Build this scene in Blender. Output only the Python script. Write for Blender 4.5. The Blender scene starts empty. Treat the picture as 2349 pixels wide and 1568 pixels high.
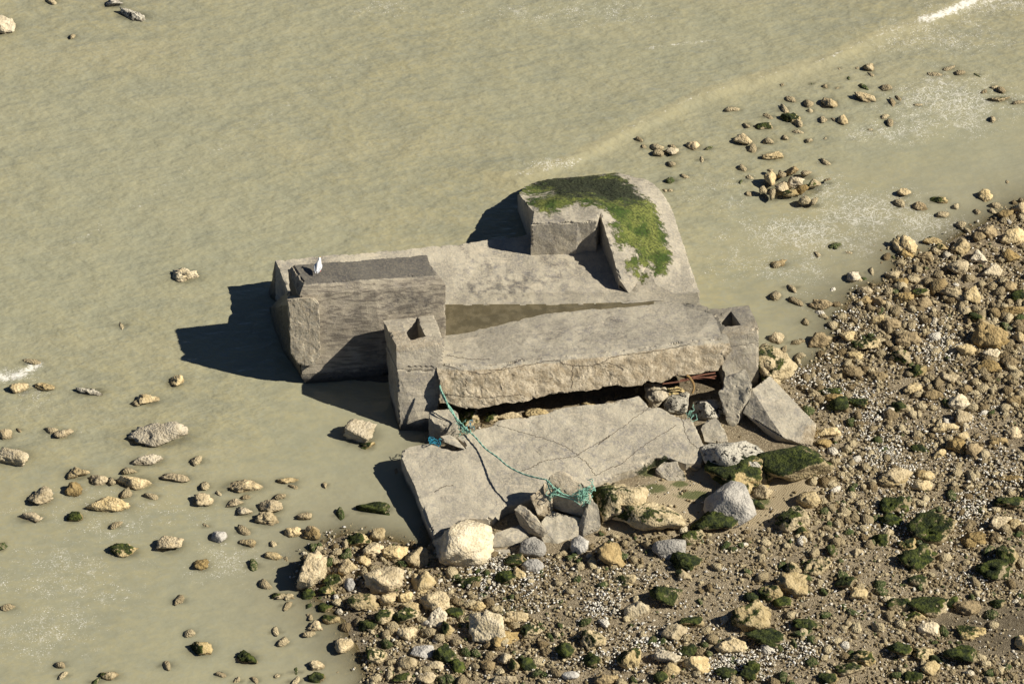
import bpy, bmesh, math, random
import numpy as np
from mathutils import Vector, geometry
# ------------------------------------------------------------------ camera, sky, sun
PITCH = math.radians(42.0); DIST = 110.0; PXM = 80.0
F = PXM*DIST; CU, CV = 1174.5, 784.0
SP, CP = math.sin(PITCH), math.cos(PITCH)
CAM = np.array([0.0, -DIST*CP, DIST*SP])
scene = bpy.context.scene; C = scene.collection
cam = bpy.data.cameras.new('camera'); camo = bpy.data.objects.new('camera', cam); C.objects.link(camo)
camo.location = CAM; camo.rotation_euler = (math.pi/2-PITCH, 0, 0)
cam.sensor_width = 36; cam.lens = 36*F/2349.0; cam.clip_start = 1; cam.clip_end = 3000
scene.camera = camo
SUNV = Vector((1.27, -0.14, 1.0)).normalized()          # direction towards the sun
el = math.asin(SUNV.z); az = math.atan2(SUNV.x, SUNV.y)
w = bpy.data.worlds.new("World"); scene.world = w; w.use_nodes = True
sky = w.node_tree.nodes.new('ShaderNodeTexSky'); sky.sky_type = 'NISHITA'; sky.sun_disc = False
sky.air_density = .4; sky.dust_density = .1; sky.ozone_density = 1.5; sky.sun_elevation = el; sky.sun_rotation = az
bgn = w.node_tree.nodes['Background']; bgn.inputs['Strength'].default_value = 0.05
w.node_tree.links.new(sky.outputs[0], bgn.inputs['Color'])
sl = bpy.data.lights.new('sun', 'SUN'); sl.energy = 5.0; sl.angle = math.radians(0.5); sl.color = (1.0, .93, .80)
so = bpy.data.objects.new('sun', sl); C.objects.link(so); so.rotation_euler = SUNV.to_track_quat('Z', 'Y').to_euler()
so.location = (60, -10, 60)
vs = scene.view_settings; vs.view_transform = 'Standard'; vs.look = 'None'; vs.exposure = 0.55; vs.gamma = 1

# ------------------------------------------------------------------ survey helpers (site coordinates from the survey photograph)
def P(u, v, z=0.0):
    a = (u-CU)/F; b = -(v-CV)/F
    d = np.array([a, CP+b*SP, -SP+b*CP])
    t = (z-CAM[2])/d[2]
    return Vector(CAM+t*d)
def PA(u, v, z=0.0):                       # arrays
    u = np.asarray(u, float); v = np.asarray(v, float)
    a = (u-CU)/F; b = -(v-CV)/F
    dy = CP+b*SP; dz = -SP+b*CP; t = (z-CAM[2])/dz
    return a*t, CAM[1]+t*dy
def UV(x, y, z):                           # world -> survey
    dx = x-CAM[0]; dy = y-CAM[1]; dz = z-CAM[2]
    f = dy*CP-dz*SP; up = dy*SP+dz*CP
    return CU+F*dx/f, CV-F*up/f
SC = 2349/3056.0
def mk(x0, y0, sx, sy): return lambda x, y: ((x0+x*sx)*SC, (y0+y*sy)*SC)
K1 = mk(760, 480, 800/1530, 820/1568); K2 = mk(1460, 480, 900/1721, 820/1568)
K3 = mk(1150, 1150, 700/1829, 600/1568); K4 = mk(1750, 1000, 750/1809, 650/1568)
K5 = mk(0, 1150, 1200/2114, 890/1568); K6 = mk(1900, 0, 1156/2266, 800/1568)
K7 = mk(850, 1550, 1100/2349, 490/1046); K8 = mk(1950, 1400, 1106/2349, 640/1359)
K9 = mk(2300, 650, 756/1482, 800/1568); KT = mk(0, 0, 1200/2349, 800/1566); KL = mk(0, 700, 900/2349, 600/1566)
KD = lambda x, y: (x, y)
def pts(K, L): return [P(*K(p[0], p[1]), p[2]) for p in L]

# ------------------------------------------------------------------ noise
def _h(ix, iy, iz, s):
    n = (ix*374761393+iy*668265263+iz*2147483647+s*974711) & 0xffffffff
    n = ((n ^ (n >> 13))*1274126177) & 0xffffffff
    n = ((n ^ (n >> 15))*2246822519) & 0xffffffff
    return ((n ^ (n >> 16)) & 0xffffff)/float(0xffffff)*2-1
def vnoise(p, s=0):
    p = np.asarray(p, float); i = np.floor(p).astype(np.int64); f = p-i; f = f*f*(3-2*f); r = 0
    for a in (0, 1):
        for b in (0, 1):
            for c in (0, 1):
                w_ = (f[:, 0] if a else 1-f[:, 0])*(f[:, 1] if b else 1-f[:, 1])*(f[:, 2] if c else 1-f[:, 2])
                r = r+w_*_h(i[:, 0]+a, i[:, 1]+b, i[:, 2]+c, s)
    return r
def fbm(p, s=0, o=4, g=.5):
    r = 0; a = 1
    for k in range(o): r = r+a*vnoise(np.asarray(p)*(2.03**k), s+k*17); a *= g
    return r
def sstep(a, b, x): t = np.clip((x-a)/(b-a), 0, 1); return t*t*(3-2*t)
def inpoly(x, y, poly):
    x = np.asarray(x); y = np.asarray(y); r = np.zeros(x.shape, bool); n = len(poly)
    for i in range(n):
        x0, y0 = poly[i][:2]; x1, y1 = poly[(i+1) % n][:2]
        c = ((y0 > y) != (y1 > y)) & (x < (x1-x0)*(y-y0)/((y1-y0) or 1e-9)+x0); r ^= c
    return r
def dline(x, y, L, closed=False):
    d = np.full(np.shape(x), 1e9); m = len(L) if closed else len(L)-1
    for i in range(m):
        x0, y0 = L[i][:2]; x1, y1 = L[(i+1) % len(L)][:2]
        vx, vy = x1-x0, y1-y0; t = np.clip(((x-x0)*vx+(y-y0)*vy)/(vx*vx+vy*vy+1e-12), 0, 1)
        d = np.minimum(d, np.hypot(x-x0-t*vx, y-y0-t*vy))
    return d

# ------------------------------------------------------------------ node helpers
class NT:
    def __init__(s, name):
        s.m = bpy.data.materials.new(name); s.m.use_nodes = True; s.t = s.m.node_tree; s.t.nodes.clear()
        s.out = s.n('ShaderNodeOutputMaterial')
    def n(s, t, **k):
        o = s.t.nodes.new(t)
        for a, b in k.items(): setattr(o, a, b)
        return o
    def put(s, sock, v):
        if hasattr(v, 'is_output') or isinstance(v, bpy.types.NodeSocket): s.t.links.new(v, sock)
        elif isinstance(v, (tuple, list)):
            sock.default_value = tuple(v)+((1,) if len(v) == 3 and sock.type == 'RGBA' else ())
        else: sock.default_value = v
    def coord(s, kind='Object', scale=(1, 1, 1), rot=(0, 0, 0)):
        c = s.n('ShaderNodeTexCoord'); m = s.n('ShaderNodeMapping'); s.t.links.new(c.outputs[kind], m.inputs[0])
        m.inputs['Scale'].default_value = scale; m.inputs['Rotation'].default_value = rot; return m.outputs[0]
    def pos(s, scale=(1, 1, 1), rot=(0, 0, 0)):
        c = s.n('ShaderNodeNewGeometry'); m = s.n('ShaderNodeMapping'); s.t.links.new(c.outputs['Position'], m.inputs[0])
        m.inputs['Scale'].default_value = scale; m.inputs['Rotation'].default_value = rot; return m.outputs[0]
    def noise(s, vec, scale, detail=4, rough=.55, dist=0):
        o = s.n('ShaderNodeTexNoise'); s.put(o.inputs['Vector'], vec); o.inputs['Scale'].default_value = scale
        o.inputs['Detail'].default_value = detail; o.inputs['Roughness'].default_value = rough; o.inputs['Distortion'].default_value = dist
        return o.outputs['Fac']
    def voro(s, vec, scale, feature='F1', out='Distance'):
        o = s.n('ShaderNodeTexVoronoi', feature=feature); s.put(o.inputs['Vector'], vec); o.inputs['Scale'].default_value = scale
        return o.outputs[out]
    def ramp(s, fac, a, b, lo=0.0, hi=1.0):
        o = s.n('ShaderNodeMapRange'); o.interpolation_type = 'SMOOTHSTEP'; s.put(o.inputs[0], fac)
        for i, v in enumerate((a, b, lo, hi)): s.put(o.inputs[i+1], v)
        return o.outputs[0]
    def math(s, op, a, b=0.0, c=None):
        o = s.n('ShaderNodeMath', operation=op); s.put(o.inputs[0], a); s.put(o.inputs[1], b)
        if c is not None: s.put(o.inputs[2], c)
        return o.outputs[0]
    def mix(s, f, a, b, mode='MIX'):
        o = s.n('ShaderNodeMix', data_type='RGBA', blend_type=mode); s.put(o.inputs[0], f); s.put(o.inputs[6], a); s.put(o.inputs[7], b)
        return o.outputs[2]
    def attr(s, name, out='Fac', typ='GEOMETRY'):
        o = s.n('ShaderNodeAttribute'); o.attribute_type = typ; o.attribute_name = name; return o.outputs[out]
    def bump(s, h, st, dist=.02, nrm=None):
        o = s.n('ShaderNodeBump'); o.inputs['Strength'].default_value = st; o.inputs['Distance'].default_value = dist
        s.put(o.inputs['Height'], h)
        if nrm: s.t.links.new(nrm, o.inputs['Normal'])
        return o.outputs[0]
    def bsdf(s, col, rough=.9, nrm=None, spec=.3, link=True):
        o = s.n('ShaderNodeBsdfPrincipled'); s.put(o.inputs['Base Color'], col); s.put(o.inputs['Roughness'], rough)
        o.inputs['Specular IOR Level'].default_value = spec
        if nrm: s.t.links.new(nrm, o.inputs['Normal'])
        if link: s.t.links.new(o.outputs[0], s.out.inputs[0])
        return o
# ------------------------------------------------------------------ materials
def mat_concrete():
    t = NT('weathered_concrete'); p = t.pos()
    pl = t.pos(scale=(.35, 5, 5), rot=(0, 0, math.radians(-13)))
    boards = t.noise(pl, 2.2, 5, .6); big = t.noise(p, .9, 5, .6, .4); med = t.noise(p, 4.5, 6, .65); fine = t.noise(p, 42, 4, .7)
    grain = t.noise(p, 14, 5, .75)
    col = t.mix(t.ramp(big, .36, .64), (.29, .268, .222), (.46, .42, .33))
    col = t.mix(t.math('MULTIPLY', t.ramp(med, .47, .64, 0, .7), t.ramp(t.noise(p, .5, 3, .6), .38, .6, .15, 1)), col, (.22, .21, .205))
    col = t.mix(t.math('MULTIPLY', t.ramp(t.noise(t.pos(scale=(1, 1, .5)), 1.1, 8, .72, .5), .52, .66, 0, .75), t.ramp(t.noise(p, .35, 2, .5), .4, .6)), col, (.13, .12, .11))
    col = t.mix(t.ramp(grain, .42, .66, 0, .6), col, (.54, .47, .34))
    col = t.mix(t.ramp(t.voro(p, 7), .02, .10, .5, 0), col, (.12, .10, .08))
    col = t.mix(t.ramp(t.noise(t.pos(scale=(.5, 1.6, 1), rot=(0, 0, math.radians(-14))), 1.6, 6, .7, .6), .56, .66, 0, .55), col, (.56, .49, .37))
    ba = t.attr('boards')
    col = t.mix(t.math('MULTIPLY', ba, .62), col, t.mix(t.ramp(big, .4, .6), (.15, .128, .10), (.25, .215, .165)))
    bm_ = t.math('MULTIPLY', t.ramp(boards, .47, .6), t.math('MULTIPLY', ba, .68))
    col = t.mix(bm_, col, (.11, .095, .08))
    # tan broken faces
    br = t.attr('broken'); bc = t.mix(t.ramp(med, .36, .62), (.55, .475, .35), (.36, .295, .20))
    bc = t.mix(t.ramp(t.voro(p, 12), .05, .32, .8, 0), bc, (.20, .14, .08))
    col = t.mix(t.ramp(t.math('ADD', br, t.math('MULTIPLY', t.math('SUBTRACT', grain, .5), .6)), .35, .65), col, bc)
    # dark algae film; also shade painted on the bunker's left end
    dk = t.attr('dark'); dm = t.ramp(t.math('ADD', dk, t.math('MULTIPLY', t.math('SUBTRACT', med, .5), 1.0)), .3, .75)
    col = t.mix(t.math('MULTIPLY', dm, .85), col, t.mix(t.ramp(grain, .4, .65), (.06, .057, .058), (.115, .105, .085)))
    # moss
    ms = t.attr('moss'); mm = t.ramp(t.math('ADD', ms, t.math('MULTIPLY', t.math('SUBTRACT', t.noise(p, 5, 7, .75), .5), 2.0)), .38, .62)
    mc = t.mix(t.ramp(t.noise(p, 2.0, 4, .6), .38, .62), (.045, .08, .014), (.18, .20, .05))
    mc = t.mix(t.ramp(grain, .46, .6, 0, .85), mc, (.035, .045, .016))
    mc = t.mix(t.ramp(t.voro(p, 4.5), .03, .1, .8, 0), mc, (.40, .38, .2))
    dmoss = t.ramp(t.math('ADD', t.attr('blackmoss'), t.math('MULTIPLY', t.math('SUBTRACT', t.noise(p, 3.5, 5, .7), .5), 1.1)), .4, .65)
    mc = t.mix(t.math('MULTIPLY', dmoss, .93), mc, t.mix(t.ramp(grain, .45, .6), (.016, .018, .012), (.05, .06, .03)))
    col = t.mix(mm, col, mc)
    # wet concrete; also deepens the shade painted on the left end
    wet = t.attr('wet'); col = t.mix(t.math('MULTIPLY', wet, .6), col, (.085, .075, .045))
    gp_ = t.n('ShaderNodeNewGeometry'); sz_ = t.n('ShaderNodeSeparateXYZ'); t.t.links.new(gp_.outputs['Position'], sz_.inputs[0])
    tide = t.ramp(t.math('ADD', sz_.outputs[2], t.math('MULTIPLY', t.math('SUBTRACT', med, .5), .35)), .05, .22, .75, 0)
    col = t.mix(tide, col, (.05, .045, .03)); wet = t.math('MAXIMUM', wet, tide)
    h = t.math('ADD', t.math('MULTIPLY', grain, .5), t.math('ADD', t.math('MULTIPLY', fine, .3), t.math('MULTIPLY', t.math('MULTIPLY', mm, t.noise(p, 20, 4, .8)), .7)))
    h = t.math('ADD', h, t.math('MULTIPLY', t.math('MULTIPLY', boards, ba), .9))
    h = t.math('ADD', h, t.math('MULTIPLY', t.math('MULTIPLY', t.noise(p, 9, 6, .75), br), 2.2))
    t.bsdf(col, t.math('SUBTRACT', .92, t.math('MULTIPLY', wet, .5)), t.bump(h, .9, .05), .25); return t.m
def mat_rock(name, a, b, dark, moss, mossdark=.5, pit=.6, spots=False):
    t = NT(name); o = t.n('ShaderNodeObjectInfo'); rnd = o.outputs['Random']
    p = t.pos(); m1 = t.noise(p, 5, 5, .65); g = t.noise(p, 16, 5, .75); v = t.voro(p, 15)
    col = t.mix(t.ramp(m1, .38, .62), a, b)
    col = t.mix(t.ramp(t.noise(p, 30, 4, .8), .5, .68, 0, .45), col, tuple(min(1, q*1.45) for q in b))
    pitm = t.ramp(t.math('ADD', v, t.math('MULTIPLY', g, .35)), .16, .40, pit, 0); col = t.mix(pitm, col, dark)
    if spots: col = t.mix(t.ramp(t.noise(p, 7, 4, .7), .53, .60), col, (.02, .02, .018))
    hs = t.n('ShaderNodeHueSaturation'); t.put(hs.inputs['Color'], col)
    t.put(hs.inputs['Value'], t.ramp(rnd, 0, 1, .78, 1.15)); t.put(hs.inputs['Saturation'], t.ramp(t.math('FRACT', t.math('MULTIPLY', rnd, 7.3)), 0, 1, .84, 1.05))
    col = hs.outputs[0]
    h = t.math('ADD', g, t.math('MULTIPLY', v, 1.1))
    gz_ = t.n('ShaderNodeNewGeometry'); sz_ = t.n('ShaderNodeSeparateXYZ'); t.t.links.new(gz_.outputs['Position'], sz_.inputs[0])
    tide = t.ramp(t.math('ADD', sz_.outputs[2], t.math('MULTIPLY', t.math('SUBTRACT', m1, .5), .12)), .025, .085, .5, 0); col = t.mix(tide, col, (.07, .05, .022))
    if moss > 0:
        geo = t.n('ShaderNodeNewGeometry'); sx = t.n('ShaderNodeSeparateXYZ'); t.t.links.new(geo.outputs['Normal'], sx.inputs[0])
        side = t.math('SUBTRACT', t.math('MULTIPLY', sx.outputs['Z'], .16), t.math('MULTIPLY', sx.outputs['X'], .13))
        mk_ = t.math('ADD', t.math('ADD', t.math('ADD', t.math('MULTIPLY', t.noise(p, 2.8, 5, .6, .3), .6), t.math('MULTIPLY', t.noise(p, 9, 5, .7), .4)), side), t.math('MULTIPLY', t.math('SUBTRACT', t.math('FRACT', t.math('MULTIPLY', rnd, 3.7)), .5), .14))
        mm = t.ramp(mk_, .78-moss*.40, .83-moss*.38)
        mc = t.mix(t.ramp(t.noise(p, 7, 5, .7), .38, .66), (.012, .020, .007), (.10, .12, .024))
        mc = t.mix(t.ramp(t.noise(p, 1.3, 3, .6), .35, .65, 0, mossdark), mc, (.02, .025, .015))
        col = t.mix(mm, col, mc); h = t.math('ADD', h, t.math('MULTIPLY', mm, t.noise(p, 24, 4, .8)))
    t.bsdf(col, .93, t.bump(h, .8, .032), .2); return t.m
def mat_ground():
    t = NT('beach_ground'); p = t.pos()
    m = t.noise(p, .6, 6, .65, .4); g = t.noise(p, 9, 5, .8); wp = t.n('ShaderNodeVectorMath', operation='ADD'); t.put(wp.inputs[0], p); nz = t.n('ShaderNodeTexNoise'); t.put(nz.inputs['Vector'], p); nz.inputs['Scale'].default_value = 6; t.t.links.new(nz.outputs['Color'], wp.inputs[1]); wp = wp.outputs[0]
    v = t.math('MINIMUM', t.voro(wp, 13), t.math('ADD', t.voro(wp, 27), .12)); vc = t.voro(wp, 13, out='Color')
    sm = t.attr('sand')
    col = t.mix(t.ramp(m, .38, .62), (.33, .27, .18), (.44, .365, .25))
    pc = t.mix(t.ramp(t.math('FRACT', t.math('MULTIPLY', vc, 1.0)), .25, .85), (.15, .11, .06), (.56, .47, .32))
    grav = t.math('MULTIPLY', t.ramp(v, .12, .5, 1, .35), t.ramp(sm, 0, 1, .9, .06))
    col = t.mix(grav, col, pc)
    sand = t.mix(t.ramp(m, .4, .6), (.30, .245, .155), (.37, .305, .20)); col = t.mix(t.ramp(sm, .3, .8, 0, .85), col, sand)
    gm = t.math('MULTIPLY', t.ramp(t.math('ADD', t.attr('greens'), t.math('MULTIPLY', t.math('SUBTRACT', g, .5), 1.0)), .4, .7), .8)
    col = t.mix(gm, col, (.06, .085, .02))
    wet = t.attr('wet'); col = t.mix(t.math('MULTIPLY', wet, .6), col, (.09, .075, .05))
    wv = t.n('ShaderNodeTexWave'); wv.wave_type = 'BANDS'; wv.bands_direction = 'X'
    t.put(wv.inputs['Vector'], t.pos(rot=(0, 0, math.radians(35)))); wv.inputs['Scale'].default_value = 5.2; wv.inputs['Distortion'].default_value = 6
    wv.inputs['Detail'].default_value = 1; wv.inputs['Detail Scale'].default_value = 1.2
    rp = t.math('MULTIPLY', wv.outputs['Fac'], t.math('MULTIPLY', sm, .14))
    h = t.math('ADD', t.math('MULTIPLY', t.math('SUBTRACT', g, t.math('MULTIPLY', v, 1.2)), t.ramp(sm, 0, 1, 1, .12)), rp)
    t.bsdf(col, t.math('SUBTRACT', .95, t.math('MULTIPLY', wet, .45)), t.bump(h, .9, .05), .2); return t.m
def mat_water():
    t = NT('silty_sea_water'); p = t.pos()
    pr = t.pos(scale=(1, 2.0, 1), rot=(0, 0, math.radians(-24)))
    sw = t.noise(pr, .75, 2, .5); rp = t.noise(pr, 2.0, 2, .5, .15); fi = t.noise(t.pos(scale=(1, 1.6, 1), rot=(0, 0, math.radians(10))), 5.0, 2, .5, .2)
    big = t.noise(p, .08, 3, .5)
    col = t.mix(t.ramp(t.math('ADD', t.math('MULTIPLY', sw, .5), t.math('MULTIPLY', rp, .5)), .40, .60), (.270, .262, .178), (.322, .297, .180))
    col = t.mix(t.ramp(t.noise(t.pos(scale=(.10, .62, 1), rot=(0, 0, math.radians(-36))), 1.0, 3, .5, .2), .50, .62, 0, .5), col, (.345, .315, .195))
    col = t.mix(t.ramp(t.math('ADD', t.math('MULTIPLY', rp, .4), t.math('MULTIPLY', fi, .6)), .47, .62, 0, .35), col, (.255, .27, .225))  # blue-grey ripple tint: sky reflection painted into the water colour
    col = t.mix(t.ramp(big, .35, .65, 0, .5), col, (.30, .30, .21))
    col = t.mix(t.attr('silt'), col, (.385, .34, .20))
    sh = t.attr('shoal'); col = t.mix(t.math('MULTIPLY', sh, .6), col, (.31, .29, .205))
    # foam: whitened lines, lace and speckles
    fo = t.attr('foam'); fl = t.attr('foamline')
    wn = t.n('ShaderNodeTexNoise'); t.put(wn.inputs['Vector'], p); wn.inputs['Scale'].default_value = 1.7; wn.inputs['Detail'].default_value = 5
    wv = t.n('ShaderNodeVectorMath', operation='MULTIPLY_ADD'); t.t.links.new(wn.outputs['Color'], wv.inputs[0]); wv.inputs[1].default_value = (1.1, 1.1, 0); t.put(wv.inputs[2], p); wpv = wv.outputs[0]
    n1 = t.noise(p, 1.1, 5, .65); n2 = t.noise(p, 5, 5, .75)
    lace = t.voro(wpv, 2.2, 'DISTANCE_TO_EDGE'); lace2 = t.voro(wpv, 5.5, 'DISTANCE_TO_EDGE')
    lc = t.math('MAXIMUM', t.ramp(lace, .0, .05, .6, 0), t.ramp(lace2, .0, .07, .5, 0))
    lc = t.math('MULTIPLY', lc, t.ramp(t.math('ADD', n2, t.math('MULTIPLY', fo, .25)), .50, .72))
    lc = t.math('MULTIPLY', lc, t.ramp(t.math('ADD', n1, t.math('MULTIPLY', fo, .35)), .62, .80))
    sp = t.voro(t.pos(scale=(1, 1.3, 1)), 11); sp2 = t.voro(p, 23)
    spk = t.math('MAXIMUM', t.ramp(sp, .10, .26, 1, 0), t.ramp(sp2, .12, .28, .9, 0))
    spk = t.math('MULTIPLY', spk, t.ramp(t.math('ADD', t.math('ADD', t.math('MULTIPLY', n1, .5), t.math('MULTIPLY', t.noise(p, 4, 3, .6), .5)), t.math('MULTIPLY', fo, .30)), .55, .70))
    ff = t.math('MULTIPLY', t.math('MAXIMUM', spk, lc), t.ramp(fo, .02, .3))
    ln = t.ramp(t.math('ADD', fl, t.math('MULTIPLY', t.math('SUBTRACT', t.noise(p, 6, 7, .85), .5), 3.0)), .55, 1.0)
    ff = t.math('MAXIMUM', ff, t.math('MULTIPLY', ln, t.ramp(fl, .03, .3)))
    col = t.mix(t.math('MULTIPLY', ff, .95), col, (.76, .74, .67))
    h = t.math('ADD', t.math('MULTIPLY', sw, 1.0), t.math('ADD', t.math('MULTIPLY', rp, .5), t.math('MULTIPLY', fi, .24)))
    b = t.bsdf(col, .10, t.bump(t.math('MULTIPLY', h, t.ramp(t.attr('calm'), 0, 1, 1, .28)), .48, .22), .5, link=False)
    b.inputs['IOR'].default_value = 1.33
    b.inputs['Subsurface Weight'].default_value = .0
    tr = t.n('ShaderNodeBsdfTransparent'); tr.inputs[0].default_value = (.80, .76, .62, 1)
    mx = t.n('ShaderNodeMixShader'); t.put(mx.inputs[0], t.attr('opac')); t.t.links.new(tr.outputs[0], mx.inputs[1]); t.t.links.new(b.outputs[0], mx.inputs[2])
    t.t.links.new(mx.outputs[0], t.out.inputs[0]); return t.m
def mat_simple(name, a, b, scale=12, rough=.9, bump=.4, spec=.3):
    t = NT(name); p = t.pos(); n = t.noise(p, scale, 4, .65); t.bsdf(t.mix(t.ramp(n, .35, .65), a, b), rough, t.bump(n, bump, .01), spec); return t.m
def mat_chips(name, lo, hi, moss=False):
    t = NT(name); c = t.attr('tone'); p = t.pos(); n = t.noise(p, 14, 4, .7)
    col = t.mix(c, lo, hi); col = t.mix(t.ramp(c, .80, .86), col, tuple(min(.8, q*.5+.33) for q in hi)); col = t.mix(t.ramp(n, .4, .7, 0, .4), col, tuple(x*.5 for x in lo))
    if moss: col = t.mix(t.math('MULTIPLY', t.ramp(t.attr('green'), .4, .6), t.ramp(n, .3, .55, .3, 1)), col, (.045, .065, .018))
    pv = t.voro(p, 22); col = t.mix(t.ramp(t.math('ADD', pv, t.math('MULTIPLY', n, .3)), .14, .4, .55, 0), col, tuple(x*.35 for x in lo))
    t.bsdf(col, .9, t.bump(t.math('ADD', n, pv), .9, .035), .25); return t.m
M = dict(
    concrete=mat_concrete(),
    tan=mat_rock('tan_limestone', (.38, .295, .155), (.56, .45, .26), (.10, .068, .03), 0, pit=.7),
    brown=mat_rock('brown_wet_stone', (.235, .168, .075), (.37, .275, .13), (.065, .045, .02), 0, pit=.7),
    chalk=mat_rock('pale_chalk', (.46, .385, .25), (.60, .52, .37), (.20, .15, .08), 0, pit=.75),
    grey=mat_rock('grey_stone', (.34, .32, .285), (.44, .415, .365), (.17, .15, .13), 0, pit=.45),
    part=mat_rock('partly_mossy_stone', (.33, .255, .125), (.47, .375, .205), (.09, .062, .028), .50),
    moss=mat_rock('mossy_stone', (.24, .19, .095), (.34, .27, .15), (.08, .06, .03), .82),
    lichen=mat_rock('black_spotted_stone', (.38, .35, .28), (.52, .48, .38), (.03, .03, .025), 0, pit=.6, spots=True),
    ground=mat_ground(), water=mat_water(),
    puddle=None,
    rope=mat_simple('green_rope_fibre', (.13, .33, .25), (.33, .55, .44), 60, .8),
    blue=mat_simple('blue_net_fibre', (.02, .12, .30), (.03, .30, .33), 40, .8),
    rust=mat_simple('rusted_iron', (.12, .05, .03), (.20, .09, .055), 30, .9),
    wood=mat_simple('rotten_strap', (.30, .20, .08), (.20, .12, .05), 20, .9),
    white=mat_simple('white_feathers', (.80, .80, .78), (.86, .86, .85), 30, .8, .1),
    wing=mat_simple('pale_grey_feathers', (.52, .54, .57), (.60, .61, .63), 30, .8, .1),
    pink=mat_simple('pink_skin', (.50, .16, .12), (.42, .14, .1), 30, .6, .1),
    beak=mat_simple('yellow_bill', (.75, .42, .06), (.7, .38, .05), 30, .5, .1),
    eye=mat_simple('dark_eye', (.02, .02, .02), (.03, .03, .03), 30, .2, .1),
    chips=mat_chips('beach_pebbles', (.15, .11, .055), (.56, .475, .30), True),
    shells=mat_chips('bleached_shells', (.42, .37, .27), (.84, .81, .73)))
def mat_puddle():
    t = NT('puddle_water'); p = t.pos(); n = t.noise(p, 3, 4, .6)
    b = t.bsdf(t.mix(t.ramp(n, .4, .6), (.13, .115, .075), (.20, .175, .115)), .08, None, .5, link=False)
    tr = t.n('ShaderNodeBsdfTransparent'); tr.inputs[0].default_value = (.7, .62, .42, 1)
    mx = t.n('ShaderNodeMixShader'); mx.inputs[0].default_value = .6; t.t.links.new(tr.outputs[0], mx.inputs[1]); t.t.links.new(b.outputs[0], mx.inputs[2])
    t.t.links.new(mx.outputs[0], t.out.inputs[0]); return t.m
M['puddle'] = mat_puddle()

# ------------------------------------------------------------------ object helpers
def tag(o, label=None, cat=None, group=None, kind=None):
    if label: o['label'] = label
    if cat: o['category'] = cat
    if group: o['group'] = group
    if kind: o['kind'] = kind
    return o
def link(name, me, mat=None, parent=None):
    o = bpy.data.objects.new(name, me); C.objects.link(o)
    if mat: me.materials.append(mat)
    if parent:
        o.parent = parent; o.matrix_parent_inverse = parent.matrix_world.inverted()
    return o
def empty(name, loc):
    o = bpy.data.objects.new(name, None); C.objects.link(o); o.location = loc; o.empty_display_size = .3
    o.matrix_world.translation = loc; return o
def setattrs(me, d):
    for k, a in d.items():
        at = me.attributes.new(k, 'FLOAT', 'POINT'); at.data.foreach_set('value', np.asarray(a, np.float32))
def coords(me):
    a = np.empty(len(me.vertices)*3); me.vertices.foreach_get('co', a); return a.reshape(-1, 3)
def normals(me):
    a = np.empty(len(me.vertices)*3); me.vertices.foreach_get('normal', a); return a.reshape(-1, 3)
def refine(bm, L, it=9):
    bmesh.ops.triangulate(bm, faces=bm.faces[:])
    for k in range(it):
        e = [e for e in bm.edges if e.calc_length() > L]
        if not e: break
        bmesh.ops.subdivide_edges(bm, edges=e, cuts=1)
        bmesh.ops.triangulate(bm, faces=[f for f in bm.faces if len(f.verts) > 3])
def finish(bm, name, mat, parent=None, L=.16, amp=.02, freq=2.5, seed=0, attrs=None, ampf=None, origin=None, smooth=False, chip=.085):
    bmesh.ops.remove_doubles(bm, verts=bm.verts[:], dist=.002)
    bmesh.ops.recalc_face_normals(bm, faces=bm.faces[:])
    refine(bm, L); bm.normal_update()
    em = np.zeros(len(bm.verts)); vn = np.zeros((len(bm.verts), 3))
    for i_, v_ in enumerate(bm.verts):
        fn = [f_.normal for f_ in v_.link_faces if f_.calc_area() > 2e-5]
        if fn and min(fn[0].dot(q_) for q_ in fn) < .8: em[i_] = 1
        vn[i_] = v_.normal
    me = bpy.data.meshes.new(name); bm.to_mesh(me); bm.free()
    co = coords(me); n0 = co.copy()
    A = amp if ampf is None else ampf(co)[:, None]
    d = np.stack([fbm(co*freq, seed+i*31, 4, .55) for i in range(3)], 1)
    co = co+d*A
    co = co-vn*(em*chip*np.clip(fbm(n0*2.6+7, seed+61, 4, .65)+.10, 0, .8))[:, None]
    if attrs and callable(attrs.get('moss')): co = co+(attrs['moss'](n0)*(.008+.03*np.abs(fbm(n0*9, 88, 3))))[:, None]*np.array((0, 0, 1.))
    if origin is not None: me.vertices.foreach_set('co', (co-np.array(origin)).ravel())
    else: me.vertices.foreach_set('co', co.ravel())
    if attrs: setattrs(me, {k: f(n0) if callable(f) else np.full(len(co), f) for k, f in attrs.items()})
    if smooth:
        me.polygons.foreach_set('use_smooth', np.ones(len(me.polygons), bool))
    me.update()
    o = link(name, me, mat)
    if origin is not None: o.location = origin
    if parent: o.parent = parent; o.matrix_parent_inverse = parent.matrix_world.inverted()
    return o
def hull_bm(P_):
    bm = bmesh.new(); vs_ = [bm.verts.new(p) for p in P_]
    r = bmesh.ops.convex_hull(bm, input=vs_)
    bmesh.ops.delete(bm, geom=[v for v in bm.verts if not v.link_faces], context='VERTS')
    return bm
def loft_bm(rows):           # closed tube of rows (each row = points from left to right), capped
    bm = bmesh.new(); R = [[bm.verts.new(p) for p in r] for r in rows]; n = len(R)
    for i in range(n):
        a, b = R[i], R[(i+1) % n]
        for j in range(len(a)-1): bm.faces.new((a[j], a[j+1], b[j+1], b[j]))
    bm.faces.new([r[0] for r in R]); bm.faces.new([r[-1] for r in R][::-1])
    return bm
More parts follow.
